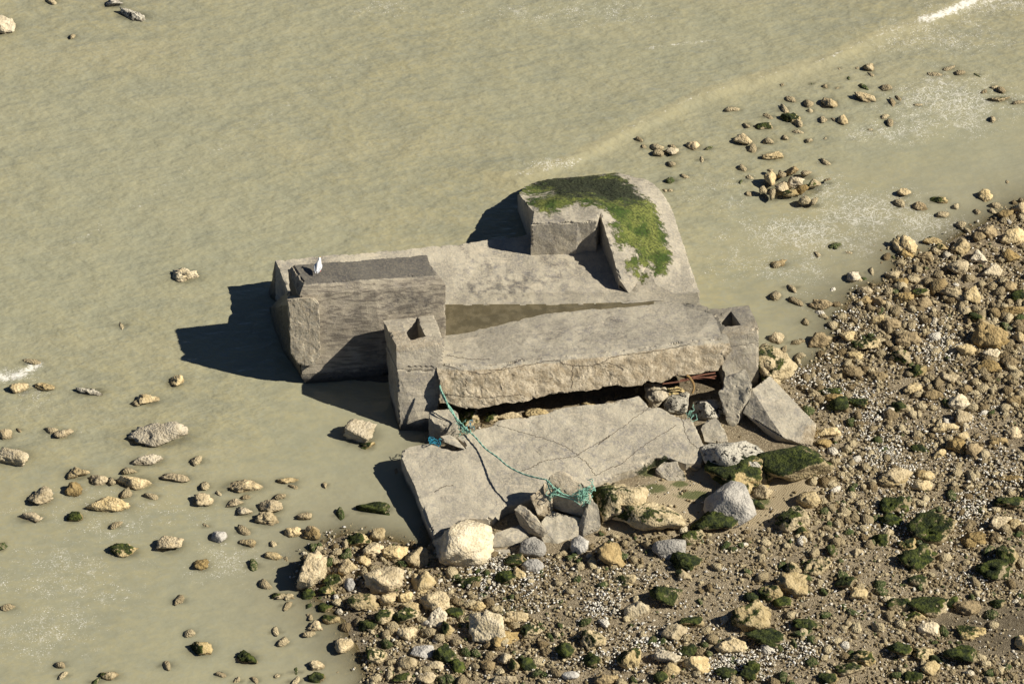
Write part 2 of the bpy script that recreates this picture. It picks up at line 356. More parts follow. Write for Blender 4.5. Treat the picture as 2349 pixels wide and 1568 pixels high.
def poly_bm(top, bottom, inner=()):
    allp = list(top)+list(inner); n = len(top)
    vv, ee, ff, a, b, c = geometry.delaunay_2d_cdt([Vector((p.x, p.y)) for p in allp], [(i, (i+1) % n) for i in range(n)], [], 1, 1e-5)
    bm = bmesh.new(); V = []
    for k, q in enumerate(vv):
        src = a[k][0] if a[k] else 0; V.append(bm.verts.new((q.x, q.y, allp[src].z)))
    for f in ff: bm.faces.new([V[i] for i in f])
    idx = {}
    for k in range(len(vv)):
        for s in a[k]: idx[s] = V[k]
    B = [bm.verts.new(p) for p in bottom]
    for i in range(n):
        j = (i+1) % n; bm.faces.new((idx[j], idx[i], B[i], B[j]))
    bm.faces.new(B[::-1]); return bm
def down(p, z): return Vector((p.x, p.y, z))
def polymask(polyD, soft=8):
    def f(co):
        u, v = UV(co[:, 0], co[:, 1], co[:, 2]); d = dline(u, v, polyD, True); s = np.where(inpoly(u, v, polyD), d, -d)
        return np.clip(.5+s/(2*soft), 0, 1)
    return f
def tube_bm(path, r, seg=8, bm=None):
    bm = bm or bmesh.new(); prev = None; n = len(path); rings = []
    for i, p in enumerate(path):
        p = Vector(p); tn = (Vector(path[min(i+1, n-1)])-Vector(path[max(i-1, 0)])).normalized()
        a = tn.orthogonal().normalized() if prev is None else (prev-tn*prev.dot(tn)).normalized(); prev = a; b = tn.cross(a)
        rr = r[i] if isinstance(r, (list, tuple)) else r
        rings.append([bm.verts.new(p+(a*math.cos(2*math.pi*k/seg)+b*math.sin(2*math.pi*k/seg))*rr) for k in range(seg)])
    for i in range(n-1):
        for k in range(seg): bm.faces.new((rings[i][k], rings[i][(k+1) % seg], rings[i+1][(k+1) % seg], rings[i+1][k]))
    bm.faces.new(rings[0][::-1]); bm.faces.new(rings[-1]); return bm
def smooth_path(p, k=6):
    p = [Vector(q) for q in p]; out = []
    for i in range(len(p)-1):
        a, b, c, d = p[max(i-1, 0)], p[i], p[i+1], p[min(i+2, len(p)-1)]
        for s in range(k):
            t = s/k; out.append(.5*((2*b)+(c-a)*t+(2*a-5*b+4*c-d)*t*t+(3*b-a-3*c+d)*t**3))
    out.append(p[-1]); return out

# ------------------------------------------------------------------ terrain
SHORE = [(846, 1700), (838, 1590), (845, 1490), (800, 1420), (715, 1350), (690, 1300), (720, 1255), (800, 1225), (900, 1245), (985, 1270), (1000, 1200), (985, 1090), (1000, 985), (1100, 925),
         (1400, 900), (1700, 870), (1790, 850), (1850, 855), (1900, 800), (1925, 745), (1985, 670), (2050, 640), (2060, 590), (2140, 585), (2200, 545), (2290, 495), (2350, 470), (2500, 425), (3600, 200)]
sx_, sy_ = PA([p[0] for p in SHORE], [p[1] for p in SHORE], 0)
SHW = list(zip(sx_, sy_)); LAND = [(SHW[0][0]-2, -400)]+SHW+[(500, SHW[-1][1]), (500, -400)]
SANDP = [(1560, 1000), (1700, 1010), (1760, 1090), (1890, 1110), (1900, 1170), (1790, 1200), (1740, 1225), (1600, 1225), (1480, 1235), (1350, 1250), (1380, 1190), (1480, 1150), (1500, 1060)]
SANDW = list(zip(*PA([p[0] for p in SANDP], [p[1] for p in SANDP], .2)))
MUD = [(2150, 1410), (2349, 1390), (2480, 1420), (2480, 1560), (2300, 1520), (2200, 1500), (2130, 1450)]
MUDW = list(zip(*PA([p[0] for p in MUD], [p[1] for p in MUD], .3)))
PITL = list(zip(*PA([1090, 1250, 1400, 1520, 1600], [925, 905, 885, 870, 860], .1)))
def ground_z(x, y):
    x = np.asarray(x, float); y = np.asarray(y, float)
    d = dline(x, y, SHW); s = np.where(inpoly(x, y, LAND), d, -d)
    q = np.stack([x*.5, y*.5, x*0], 1) if x.ndim == 1 else None
    z = np.where(s > 0, .055*np.minimum(s, 8)+.02*np.maximum(np.minimum(s, 60)-8, 0)+.01, np.maximum(.10*s, -1.6))
    z = z+.05*fbm(q, 5, 3)*np.clip(np.abs(s)*.6, .25, 1)
    z = np.where(dline(x, y, PITL) < 1.0, np.maximum(z, .03), z)
    mud = inpoly(x, y, MUDW); z = z-.05*mud*np.clip(dline(x, y, MUDW, True), 0, 1)
    return z, s
def gz(x, y): return float(ground_z(np.array([x]), np.array([y]))[0][0])
def axis(a, b, step, far, g=1.22):
    c = list(np.arange(a, b+step, step)); s = step; q = c[-1]
    while q < far: s *= g; q += s; c.append(q)
    s = step; q = c[0]; pre = []
    while q > -far: s *= g; q -= s; pre.append(q)
    return np.array(pre[::-1]+c)
def sheet(name, mat, xs, ys, zf, af, kind='structure'):
    X, Y = np.meshgrid(xs, ys); x = X.ravel(); y = Y.ravel(); z = zf(x, y); nx, ny = len(xs), len(ys)
    i = np.arange(nx*ny).reshape(ny, nx); f = np.stack([i[:-1, :-1], i[:-1, 1:], i[1:, 1:], i[1:, :-1]], -1).reshape(-1, 4)
    me = bpy.data.meshes.new(name); me.vertices.add(nx*ny); me.vertices.foreach_set('co', np.stack([x, y, z], 1).ravel())
    me.loops.add(f.size); me.loops.foreach_set('vertex_index', f.ravel()); me.polygons.add(len(f))
    me.polygons.foreach_set('loop_start', np.arange(len(f))*4); me.update(calc_edges=True)
    me.polygons.foreach_set('use_smooth', np.ones(len(f), bool)); setattrs(me, af(x, y, z))
    o = link(name, me, mat); o['kind'] = kind; return o
xs = axis(-17.5, 19, .11, 900); ys = axis(-15, 19, .11, 900)
def soft_in(x, y, W, s=.5):
    d = dline(x, y, W, True); return np.clip(.5+np.where(inpoly(x, y, W), d, -d)/(2*s), 0, 1)
GREENS = [(1500, 1120, 45, 15), (1560, 1110, 25, 12), (1480, 1080, 40, 18), (1440, 1130, 30, 18), (1745, 1150, 30, 12), (1590, 1135, 55, 14), (1180, 1400, 50, 15)]
def gattr(x, y, z):
    u, v = UV(x, y, z); g = np.zeros_like(x)
    for a, b, r1, r2 in GREENS: g = np.maximum(g, np.exp(-((u-a)/r1)**2-((v-b)/r2)**2))
    _, s = ground_z(x, y)
    return dict(sand=soft_in(x, y, SANDW, .35), greens=g*.9, wet=np.maximum(soft_in(x, y, MUDW, .4), np.clip(1-s/.8, 0, 1)*.8))
sheet('beach', M['ground'], xs, ys, lambda x, y: ground_z(x, y)[0], gattr)

# ------------------------------------------------------------------ ROCK DATA  (K, x, y, w, h, kind)
R = []
def add(K, L, sx):
    for r in L:
        u, v = K(r[0], r[1]); R.append([u, v, r[2]*sx, r[3]*sx, r[4] if len(r) > 4 else 't', r[5] if len(r) > 5 else 0, r[6] if len(r) > 6 else None])
add(KT, [(5, 150, 185, 135, 'c'), (660, 22, 120, 62, 'l', -32), (775, 88, 190, 70, 'l', -32), (300, 8, 85, 36, 't'), (422, 215, 60, 36, 't')], .3927)
add(KL, [(1445, 318, 215, 120, 'c'), (950, 712, 110, 22, 't'), (245, 992, 150, 40, 'c'), (150, 1200, 145, 80, 't'), (345, 1192, 160, 60, 't'), (700, 1222, 215, 60, 'l', -22), (1365, 1138, 135, 100, 't'),
         (1155, 1285, 180, 95, 't'), (1062, 1312, 75, 55, 'c')], .2945)
add(K5, [(830, 258, 300, 128, 'c', 4), (25, 258, 75, 62), (100, 236, 40, 18), (265, 238, 75, 40), (335, 255, 100, 55), (50, 365, 200, 95, 'c', -18), (775, 395, 155, 60, 'c', 20), (680, 448, 85, 42, 'p'), (1035, 393, 75, 42), (408, 462, 125, 68),
         (520, 500, 95, 62), (590, 505, 60, 42), (715, 503, 175, 90, 't', 15), (920, 483, 155, 45, 't', -12), (390, 548, 88, 75, 'b'), (212, 587, 128, 92), (665, 575, 75, 42), (570, 628, 215, 75, 't'), (795, 580, 80, 36, 'p'),
         (165, 695, 120, 52), (395, 690, 82, 52, 'p'), (607, 735, 75, 38), (1078, 530, 62, 42), (1150, 568, 42, 20), (1280, 525, 200, 78, 't', 6), (1510, 500, 110, 40), (1540, 530, 60, 24), (1710, 525, 36, 26),
         (1072, 605, 98, 66), (1230, 618, 98, 46), (1290, 590, 50, 26), (1470, 585, 72, 38), (1425, 640, 118, 78), (1290, 662, 78, 52, 'c'), (1400, 700, 125, 78), (1600, 683, 78, 52), (1965, 645, 180, 68, 'm'), (1790, 682, 88, 38, 'm'),
         (1540, 770, 84, 58), (1640, 780, 98, 72, 'b'), (1085, 740, 50, 18), (1150, 795, 84, 66, 'g'), (1280, 765, 78, 42), (1300, 828, 88, 48), (1435, 835, 40, 30), (895, 835, 135, 84), (650, 872, 145, 66, 'p'), (1438, 896, 94, 46),
         (1500, 915, 42, 24), (1060, 945, 78, 60, 'b'), (1333, 947, 82, 40, 'm'), (1392, 1045, 68, 50), (940, 1130, 74, 40), (1490, 1103, 118, 46, 'p'), (1510, 1160, 74, 30), (40, 1168, 76, 36), (8, 845, 40, 50, 'm'), (995, 1300, 58, 42),
         (1055, 1382, 115, 78, 'p'), (1300, 1430, 104, 66, 'm'), (875, 1470, 78, 36), (1450, 1295, 66, 30), (1485, 1350, 70, 42), (1810, 1370, 92, 92), (1655, 1265, 78, 52), (1625, 1310, 72, 36, 'p'), (1635, 1218, 52, 24),
         (1665, 1470, 74, 52), (1555, 1505, 60, 18, 'm'), (1665, 1540, 84, 52, 'm'), (1165, 1520, 62, 30), (1245, 1553, 52, 26, 'p'), (1460, 1527, 42, 22), (1340, 1550, 50, 28), (575, 1525, 95, 46, 'p'), (500, 1558, 72, 26, 'm'),
         (312, 1468, 68, 36), (330, 1525, 64, 24), (1550, 1558, 72, 30)], .4363)
add(K6, [(1355, 395, 75, 62, 'p'), (1290, 400, 32, 20, 'b'), (1365, 435, 64, 26), (1185, 405, 36, 16), (1240, 460, 44, 22, 'm'), (1025, 492, 36, 12, 'm'), (1105, 505, 44, 38, 'c'), (1330, 512, 78, 30, 'm'), (1460, 518, 78, 46),
         (1175, 520, 42, 20), (1335, 572, 134, 72), (1130, 600, 105, 86), (1000, 605, 62, 62), (1015, 650, 42, 32), (900, 585, 84, 42), (860, 640, 84, 42), (1530, 578, 62, 26), (1500, 605, 92, 32), (1645, 615, 60, 20, 'b'),
         (560, 640, 104, 38, 'b'), (850, 500, 32, 22), (900, 695, 125, 72, 'p'), (945, 725, 54, 60), (745, 742, 110, 46, 'p'), (770, 685, 90, 28, 'l'), (645, 735, 62, 36, 'c'), (945, 770, 74, 32, 'p'), (1090, 702, 62, 42), (1155, 700, 50, 30),
         (1205, 705, 66, 72), (1450, 685, 68, 36), (1480, 722, 74, 42), (1370, 760, 42, 20, 'b'), (620, 820, 114, 78), (680, 870, 74, 54, 'b'), (775, 825, 70, 56), (865, 805, 54, 36), (1005, 822, 54, 42), (1105, 812, 30, 20, 'c'),
         (795, 912, 134, 60), (1100, 950, 84, 36), (620, 985, 68, 46), (665, 1040, 48, 32), (655, 1135, 42, 32), (610, 1065, 50, 20, 'm'), (330, 855, 86, 62), (420, 868, 68, 24, 'm'), (115, 862, 84, 52), (205, 895, 86, 62, 'c'),
         (125, 900, 68, 54), (210, 858, 64, 28, 'p'), (205, 960, 62, 48, 'c'), (380, 935, 72, 24), (280, 1033, 58, 32), (200, 1055, 78, 42, 'm'), (165, 1115, 28, 26), (198, 1115, 28, 26), (40, 862, 38, 30, 'c'), (15, 818, 42, 46, 'c'),
         (1740, 437, 105, 26, 'c', 12), (1890, 430, 72, 40, 'p'), (1825, 402, 100, 26, 'l'), (1995, 443, 58, 20, 'm'), (2090, 510, 52, 32), (2130, 530, 62, 46), (2030, 540, 52, 26, 'b'), (2120, 578, 150, 44, 'p', 14), (2225, 598, 92, 34, 'p'),
         (2080, 700, 48, 50), (1565, 1130, 84, 62), (1540, 1190, 78, 54), (1655, 1210, 96, 56, 'b', -30), (1765, 1170, 112, 50, 'p'), (1865, 1205, 54, 42, 'c'), (1790, 1258, 84, 42, 'b'), (1990, 1240, 54, 36), (2040, 1145, 94, 82),
         (2095, 1200, 72, 50, 'p'), (2245, 1215, 104, 92), (2155, 1255, 98, 72, 'b'), (1900, 1320, 64, 50), (1935, 1350, 62, 32), (1160, 1440, 68, 30, 'm'), (1055, 1492, 52, 22), (1240, 1480, 52, 20, 'b'), (825, 1545, 98, 40)], .3921)
add(K6, [(910, 990, 74, 62, 'b', 0, 'i'), (850, 1022, 74, 54, 't', 0, 'i'), (780, 1050, 78, 84, 't', 0, 'i'), (780, 995, 42, 26, 't', 0, 'i'), (930, 1060, 110, 78, 'c', 0, 'i'), (990, 1012, 92, 46, 't', 0, 'i'), (1040, 1075, 84, 74, 'p', 0, 'i'),
         (850, 1095, 84, 62, 't', 0, 'i'), (895, 1128, 110, 44, 'p', 0, 'i'), (965, 1108, 92, 54, 'b', 0, 'i'), (738, 1110, 52, 44, 't', 0, 'i'), (790, 1135, 94, 42, 't', 0, 'i'), (1115, 1052, 54, 20, 't', 0, 'i'), (980, 1170, 62, 62, 't', 0, 'i'), (1040, 1178, 72, 36, 't', 0, 'i')], .3921)
add(K9, [(785, 170, 130, 105), (800, 215, 74, 54, 'b'), (905, 225, 104, 60), (945, 140, 104, 52), (1000, 170, 84, 52, 'p'), (1110, 170, 104, 92), (1270, 80, 104, 84), (1220, 115, 72, 60), (1425, 110, 150, 92), (1215, 230, 104, 84, 'c'),
         (1095, 290, 114, 92), (1290, 310, 112, 72, 'c'), (1400, 230, 110, 72), (1060, 455, 124, 84), (985, 400, 94, 92), (880, 440, 104, 62, 'p'), (780, 475, 104, 62), (900, 500, 84, 62), (1180, 460, 104, 92), (720, 620, 124, 62, 'b'),
         (620, 590, 92, 62), (640, 490, 92, 62), (540, 480, 92, 52), (550, 425, 84, 62), (610, 430, 54, 32, 'b'), (715, 335, 92, 52), (485, 340, 84, 72, 'c', 45), (765, 380, 72, 52), (590, 320, 72, 26), (290, 515, 124, 72), (35, 705, 78, 66),
         (285, 720, 134, 78), (140, 730, 72, 32), (80, 775, 54, 26), (310, 572, 52, 32), (200, 608, 62, 36), (165, 808, 62, 46, 'w'), (165, 842, 62, 30), (150, 490, 92, 36), (25, 455, 64, 54), (120, 408, 92, 30), (45, 270, 92, 42),
         (275, 215, 46, 20), (375, 163, 72, 34, 'm'), (415, 580, 54, 52), (450, 700, 84, 74), (555, 740, 144, 92, 'p'), (810, 710, 144, 84), (760, 820, 114, 84, 'p'), (850, 830, 92, 30, 'c'), (490, 810, 92, 42), (630, 925, 104, 62),
         (490, 905, 124, 72), (860, 900, 92, 62, 'p'), (1280, 700, 184, 124), (1140, 770, 114, 74), (1350, 740, 104, 62), (1280, 870, 124, 74), (1290, 800, 92, 62, 'c'), (1400, 540, 154, 84), (1200, 580, 92, 62, 'p'), (1400, 400, 74, 62),
         (1450, 460, 84, 62, 'p'), (830, 1000, 110, 56, 't', 30), (950, 1035, 104, 62), (1050, 940, 84, 54), (1140, 1000, 74, 54), (1100, 1075, 114, 84, 'c'), (1180, 1110, 64, 54), (1420, 1070, 74, 52), (850, 1035, 64, 42), (750, 1105, 84, 62, 'm'),
         (710, 1150, 74, 54), (1130, 1170, 84, 74), (350, 1052, 134, 62), (400, 1085, 100, 100, 'm'), (510, 1080, 114, 62, 'm'), (350, 1012, 140, 42, 'm'), (1020, 1230, 134, 62), (1080, 1330, 104, 104), (1120, 1280, 74, 54), (1190, 1370, 84, 92),
         (1250, 1385, 54, 62), (990, 1385, 74, 54), (1330, 1300, 94, 52), (1420, 1260, 84, 62), (870, 1350, 94, 42, 'm'), (900, 1500, 94, 62), (740, 1520, 154, 92), (1400, 1530, 134, 42), (330, 1255, 134, 62), (310, 1320, 84, 42), (1400, 850, 90, 70), (1470, 700, 70, 80), (1320, 560, 80, 60), (1250, 630, 90, 50)], .445)
for q_ in range(len(R)-110, len(R)):
    if R[q_][4] == 't' and (q_*7) % 5 < 3 and not R[q_][6]: R[q_][4] = 'b'
add(K7, [(50, 75, 98, 62), (175, 90, 92, 85, 'b'), (465, 128, 165, 96, 'p'), (592, 100, 92, 90), (575, 190, 144, 104), (400, 215, 84, 42, 'm'), (705, 215, 154, 92), (840, 245, 154, 120), (175, 330, 175, 225), (330, 212, 72, 40), (310, 265, 84, 42),
         (400, 310, 114, 110), (500, 268, 92, 60), (515, 345, 84, 60, 'g'), (635, 390, 244, 165), (880, 405, 154, 130), (310, 400, 130, 90, 'p'), (270, 455, 112, 60, 'p'), (150, 475, 92, 70, 'm'), (25, 490, 64, 42), (410, 415, 74, 80, 'g'),
         (500, 525, 194, 110, 'p'), (655, 500, 104, 92), (770, 490, 92, 62), (345, 530, 74, 60), (260, 560, 92, 58, 'm'), (150, 550, 54, 30, 'm'), (955, 540, 184, 130), (962, 632, 134, 112, 'c'), (765, 620, 164, 100, 'p'), (640, 620, 124, 100, 'p'),
         (800, 560, 120, 66), (295, 628, 114, 76, 'p'), (160, 620, 62, 26), (530, 670, 114, 80, 'm'), (640, 730, 64, 50), (685, 715, 54, 42), (780, 725, 124, 92), (920, 720, 74, 62), (1035, 700, 84, 100, 'p'), (1170, 390, 164, 78, 'm'),
         (1085, 590, 114, 60, 'm'), (1220, 550, 112, 62), (1470, 265, 150, 84, 'm'), (1425, 372, 170, 92, 'm'), (1495, 345, 84, 80), (1580, 290, 130, 90, 'g'), (2085, 225, 170, 150, 'b'), (2170, 395, 144, 84, 'p'), (1290, 685, 220, 190, 'c'),
         (1410, 760, 174, 114, 'b'), (1460, 615, 174, 90), (1570, 700, 134, 100, 'p'), (580, 870, 134, 92, 'p'), (650, 790, 84, 60, 'm'), (780, 910, 114, 84), (880, 840, 144, 80, 'g'), (1025, 860, 154, 114, 'm'), (1150, 840, 74, 50, 'm'),
         (960, 930, 104, 60), (1120, 935, 104, 84, 'm'), (1210, 935, 74, 54), (1290, 930, 94, 74, 'b'), (1400, 880, 84, 84, 'c'), (1460, 930, 74, 84, 'p'), (1560, 920, 124, 76, 'm'), (1595, 980, 64, 60, 'm'), (1965, 775, 150, 120, 'p'),
         (1790, 840, 124, 100, 'm'), (1960, 885, 124, 100, 'm'), (2190, 880, 140, 140, 'p'), (2240, 570, 150, 120, 'c'), (750, 1010, 124, 62, 'p'), (900, 1015, 124, 72), (570, 1020, 74, 52), (660, 985, 104, 42), (1010, 1020, 74, 52, 'm'),
         (1130, 1030, 94, 52), (1400, 1020, 154, 52), (2050, 1010, 134, 84, 'b'), (1820, 990, 104, 52, 'g'), (1640, 1022, 64, 32, 'w'), (730, 950, 54, 32, 'w'), (715, 785, 54, 32, 'w')], .3600)
add(K8, [(100, 495, 200, 130, 'g'), (250, 425, 140, 110, 'p'), (205, 590, 190, 110, 'm'), (190, 672, 100, 60, 'p'), (80, 790, 200, 150, 'm'), (980, 195, 144, 112), (885, 320, 190, 165, 'p'), (945, 395, 92, 60, 'm'), (1540, 230, 204, 104, 'm'),
         (1505, 320, 150, 100, 'm'), (1355, 320, 84, 60, 'p'), (1765, 390, 294, 190, 'p'), (1440, 450, 114, 90, 'm'), (1610, 470, 134, 80, 'p'), (1680, 575, 244, 160, 'm'), (1135, 520, 94, 84, 'm'), (1300, 530, 94, 60), (880, 620, 114, 104, 'p'),
         (1035, 622, 174, 112, 'p'), (880, 740, 180, 150), (740, 790, 144, 104, 'p'), (620, 815, 94, 62, 'm'), (820, 850, 124, 74, 'm'), (1220, 720, 134, 114, 'm'), (1240, 400, 64, 42, 'm'), (1300, 790, 104, 84), (1670, 710, 124, 80, 'm'),
         (2250, 550, 150, 150, 'p'), (2120, 510, 94, 52, 'm'), (2170, 640, 244, 140, 'm'), (2030, 440, 154, 104, 'b'), (2260, 210, 200, 92, 'm'), (2200, 340, 134, 100), (2290, 350, 84, 72), (620, 925, 234, 175, 'p'), (700, 1075, 234, 115, 'm'),
         (490, 1110, 190, 110), (240, 960, 144, 84, 'p'), (130, 1040, 144, 104), (90, 1180, 154, 114, 'c'), (980, 985, 180, 80, 'm'), (1560, 850, 174, 92, 'p'), (1735, 870, 244, 125, 'm'), (1650, 930, 154, 72, 'p'), (1880, 850, 124, 62, 'm'),
         (1990, 880, 164, 92, 'b'), (2180, 850, 94, 62, 'm'), (2140, 920, 84, 62, 'm'), (1745, 1015, 130, 84, 'w'), (2010, 1040, 174, 80, 'p'), (1840, 1030, 84, 60, 'm'), (2330, 1100, 74, 100), (1310, 1200, 164, 112, 'p'), (1560, 1150, 144, 92, 'm'),
         (1700, 1170, 134, 92, 'p'), (1800, 1200, 104, 60, 'p'), (1945, 1180, 200, 130, 'm'), (1755, 1265, 114, 92), (230, 1155, 134, 72, 'm'), (280, 1240, 174, 104), (110, 1270, 114, 74), (50, 1320, 92, 72, 'm'), (470, 1290, 150, 80, 'm'),
         (610, 1275, 130, 125, 'm'), (520, 1335, 80, 50), (1110, 1330, 120, 62, 'm'), (1240, 1275, 184, 80, 'p'), (1650, 1320, 120, 70, 'm'), (1730, 40, 104, 74), (1520, 70, 184, 92), (1700, 110, 124, 72)], .3619)
# larger individual boulders and fallen stones round the wreck: (u, v, w, h, kind, rot, own label)
BIG = [(K3(628, 1222), 144, 112, 'c', 26, 'big cream chalk boulder leaning on the left end of the fallen slab'),
       (K3(1148, 1265), 58, 44, 'g', 0, 'pale angular stone just under the broken hollow pillar'),
       (K3(1515, 1250), 44, 42, 'g', 20, 'small pale grey stone right of the stone under the broken hollow pillar'),
       (K3(655, 250), 44, 50, 'p', 0, 'brown mossy stone in the shade under the bunker beside the round stump'),
       (K3(960, 235), 62, 22, 't', 0, 'flat tan stone tucked under the broken front edge of the bunker'),
       (K3(1180, 215), 52, 20, 't', 0, 'low yellow stone under the bunker edge behind the fallen slab'),
       (K3(825, 255), 34, 26, 'p', 0, 'small dark stone under the bunker edge between two tan stones'),
       (K3(1590, 140), 34, 16, 't', 0, 'small orange stone wedged under the middle of the bunker edge'),
       (K4(520, 440), 62, 62, 'c', 0, 'bright cream stone propped under the right part of the bunker edge'),
       (K4(640, 430), 44, 34, 'p', 0, 'round dark stone with green algae behind the bright cream stone'),
       (K4(665, 500), 70, 48, 'l', 25, 'dark grey stone below the algae stone by the fallen slab corner'),
       (K4(880, 530), 84, 54, 'l', 0, 'dark shaded stone lying in the hollow beside the upright chunk'),
       (K4(1370, 245), 94, 88, 'p', 10, 'rounded tan boulder with a green patch beside the right hollow pillar'),
       (K4(1105, 890), 184, 96, 'l', -22, 'white stone spotted black above the tan weedy boulder'),
       (K4(1500, 940), 168, 92, 'm', 0, 'large block wholly covered in dark green weed, right of the black spotted stone'),
       (K4(1100, 1025), 150, 80, 'p', 0, 'tan boulder with weed at its foot between the spotted and the grey stone'),
       (K4(1055, 1215), 116, 100, 'g', -35, 'smooth light grey rounded stone standing on the rippled sand'),
       (K4(925, 1340), 112, 58, 'm', 0, 'low weedy rock touching the foot of the smooth grey stone'),
       (K4(455, 1310), 158, 76, 'p', -14, 'long layered brown rock on the sand below the fallen slab'),
       (K4(235, 1165), 118, 110, 'p', 20, 'tall yellow boulder half in green moss against the fallen slab'),
       (K4(1240, 1215), 52, 24, 'm', -25, 'green weed covered stone right of the smooth grey stone'),
       (K4(1270, 1130), 46, 34, 't', 0, 'small grey tan stone behind the smooth grey stone'),
       (K4(765, 945), 34, 22, 'p', 0, 'small weedy stone at the right tip of the fallen slab'),
       (K5(1895, 252), 76, 54, 'c', 10, 'pale cream boulder in the water just left of the hollow pillar foot'),
       (K5(1928, 318), 36, 22, 'p', 0, 'small weedy stone in the water under the cream boulder by the pillar'),
       (K3(855, 1010+0), 0, 0, 'x', 0, '')]

# --- icosphere base meshes
def ico(sub):
    bm = bmesh.new(); bmesh.ops.create_icosphere(bm, subdivisions=sub, radius=1); bm.verts.ensure_lookup_table()
    v = np.array([q.co[:] for q in bm.verts]); f = np.array([[q.index for q in g.verts] for g in bm.faces]); bm.free(); return v, f
ICO = {k: ico(k) for k in (1, 2, 3, 4)}
def rock_shape(seed, sub, planes=11, rough=.12, lo=.42):
    rg = np.random.RandomState(seed); v, f = ICO[sub]
    n = rg.normal(size=(planes, 3)); n /= np.linalg.norm(n, axis=1)[:, None]; d = rg.uniform(lo, .86, planes)
    dp = v@n.T; r = np.where(dp > .05, d/np.maximum(dp, .05), 9).min(1); r = np.minimum(r, 1.08)
    co = v*r[:, None]
    nn = fbm(co*1.7+seed*3.1, seed, 2, .5); hi = fbm(co*4.2+seed, seed+5, 3, .62); pit = np.maximum(0, fbm(co*3.1+seed*1.3, seed+9, 2, .5)-.22)
    co = co*(1+rough*nn+rough*.9*hi-min(1, rough*9)*.42*pit)[:, None]
    mn = co.min(0); mx = co.max(0); return (co-(mn+mx)/2)/((mx-mn)/2), f
def mesh_from(name, co, f):
    me = bpy.data.meshes.new(name); me.vertices.add(len(co)); me.vertices.foreach_set('co', np.asarray(co, float).ravel())
    f = np.asarray(f); k = f.shape[1]; me.loops.add(f.size); me.loops.foreach_set('vertex_index', f.ravel()); me.polygons.add(len(f))
    me.polygons.foreach_set('loop_start', np.arange(len(f))*k); me.update(calc_edges=True); return me
KM = dict(t='tan', b='brown', c='chalk', g='grey', p='part', m='moss', l='lichen', w='chalk')
KW = dict(t='tan rock', b='brown rock', c='cream chalk rock', g='grey rock', p='tan rock with green weed', m='dark weed-covered rock', l='dark pitted rock', w='bright white stone')
KN = dict(t='limestone_rock', b='brown_rock', c='chalk_rock', g='grey_rock', p='weedy_rock', m='mossy_rock', l='pitted_rock', w='white_stone')
def place(u, v, w, h, kind, rot, seed, island=None, sub=None):
    """size and seat a rock: returns centre, half extents, z rotation"""
    W = w/PXM*1.04; Dp = h/69.0*1.0; Hz = Dp*.78; Dp = max(Dp, .35*W); Hz = max(Hz, min(.5*Dp, .3))
    x, y = PA(u, v, Hz*.15); x = float(x); y = float(y)
    g = gz(x, y); isl = .16 if island else 0
    base = max(g, -.03)+isl
    if g < .02 and not island: pass
    z = base+Hz*.22
    x, y = PA(u, v, z); return Vector((float(x), float(y), z)), (W/2, Dp/2, Hz/2), math.radians(rot)
ROCKPOS = []
R = [r for r in R]
R.sort(key=lambda r: -(r[2]*r[3]))
NIND = 277
ind, rest = R[:NIND], R[NIND:]
def make_rock(r, seed, label=None):
    u, v, w_, h_, k = r[:5]; c, hx, a = place(u, v, w_, h_, k, r[5], seed, r[6] if len(r) > 6 else None)
    co, f = rock_shape(seed, 4 if max(w_, h_) > 45 else 3, 16 if k in 'wg' else 7+seed % 5, .04 if k in 'wg' else (.08 if w_ > 150 else .11), .68 if k in 'wg' else .38)
    co = co*np.array(hx); a += ((seed*37) % 21-10)*.01
    R_ = np.array([[math.cos(a), -math.sin(a), 0], [math.sin(a), math.cos(a), 0], [0, 0, 1]])
    me = mesh_from(KN[k], co@R_.T, f)
    if k in 'wg': me.polygons.foreach_set('use_smooth', np.ones(len(f), bool))
    o = link(KN[k], me, M[KM[k]]); o.location = c
    ROCKPOS.append((c.x, c.y, max(hx[0], .1), max(hx[1], .1))); return o, (u, v, w_, h_, k)
info = []
for i, r in enumerate(ind): info.append(make_rock(r, i+1))
for i, b in enumerate(BIG):
    if b[3] == 'x': continue
    o, _ = make_rock([b[0][0], b[0][1], b[1], b[2], b[3], b[4]], 900+i); tag(o, b[5], 'rock', 'boulders and stones round the wreck')
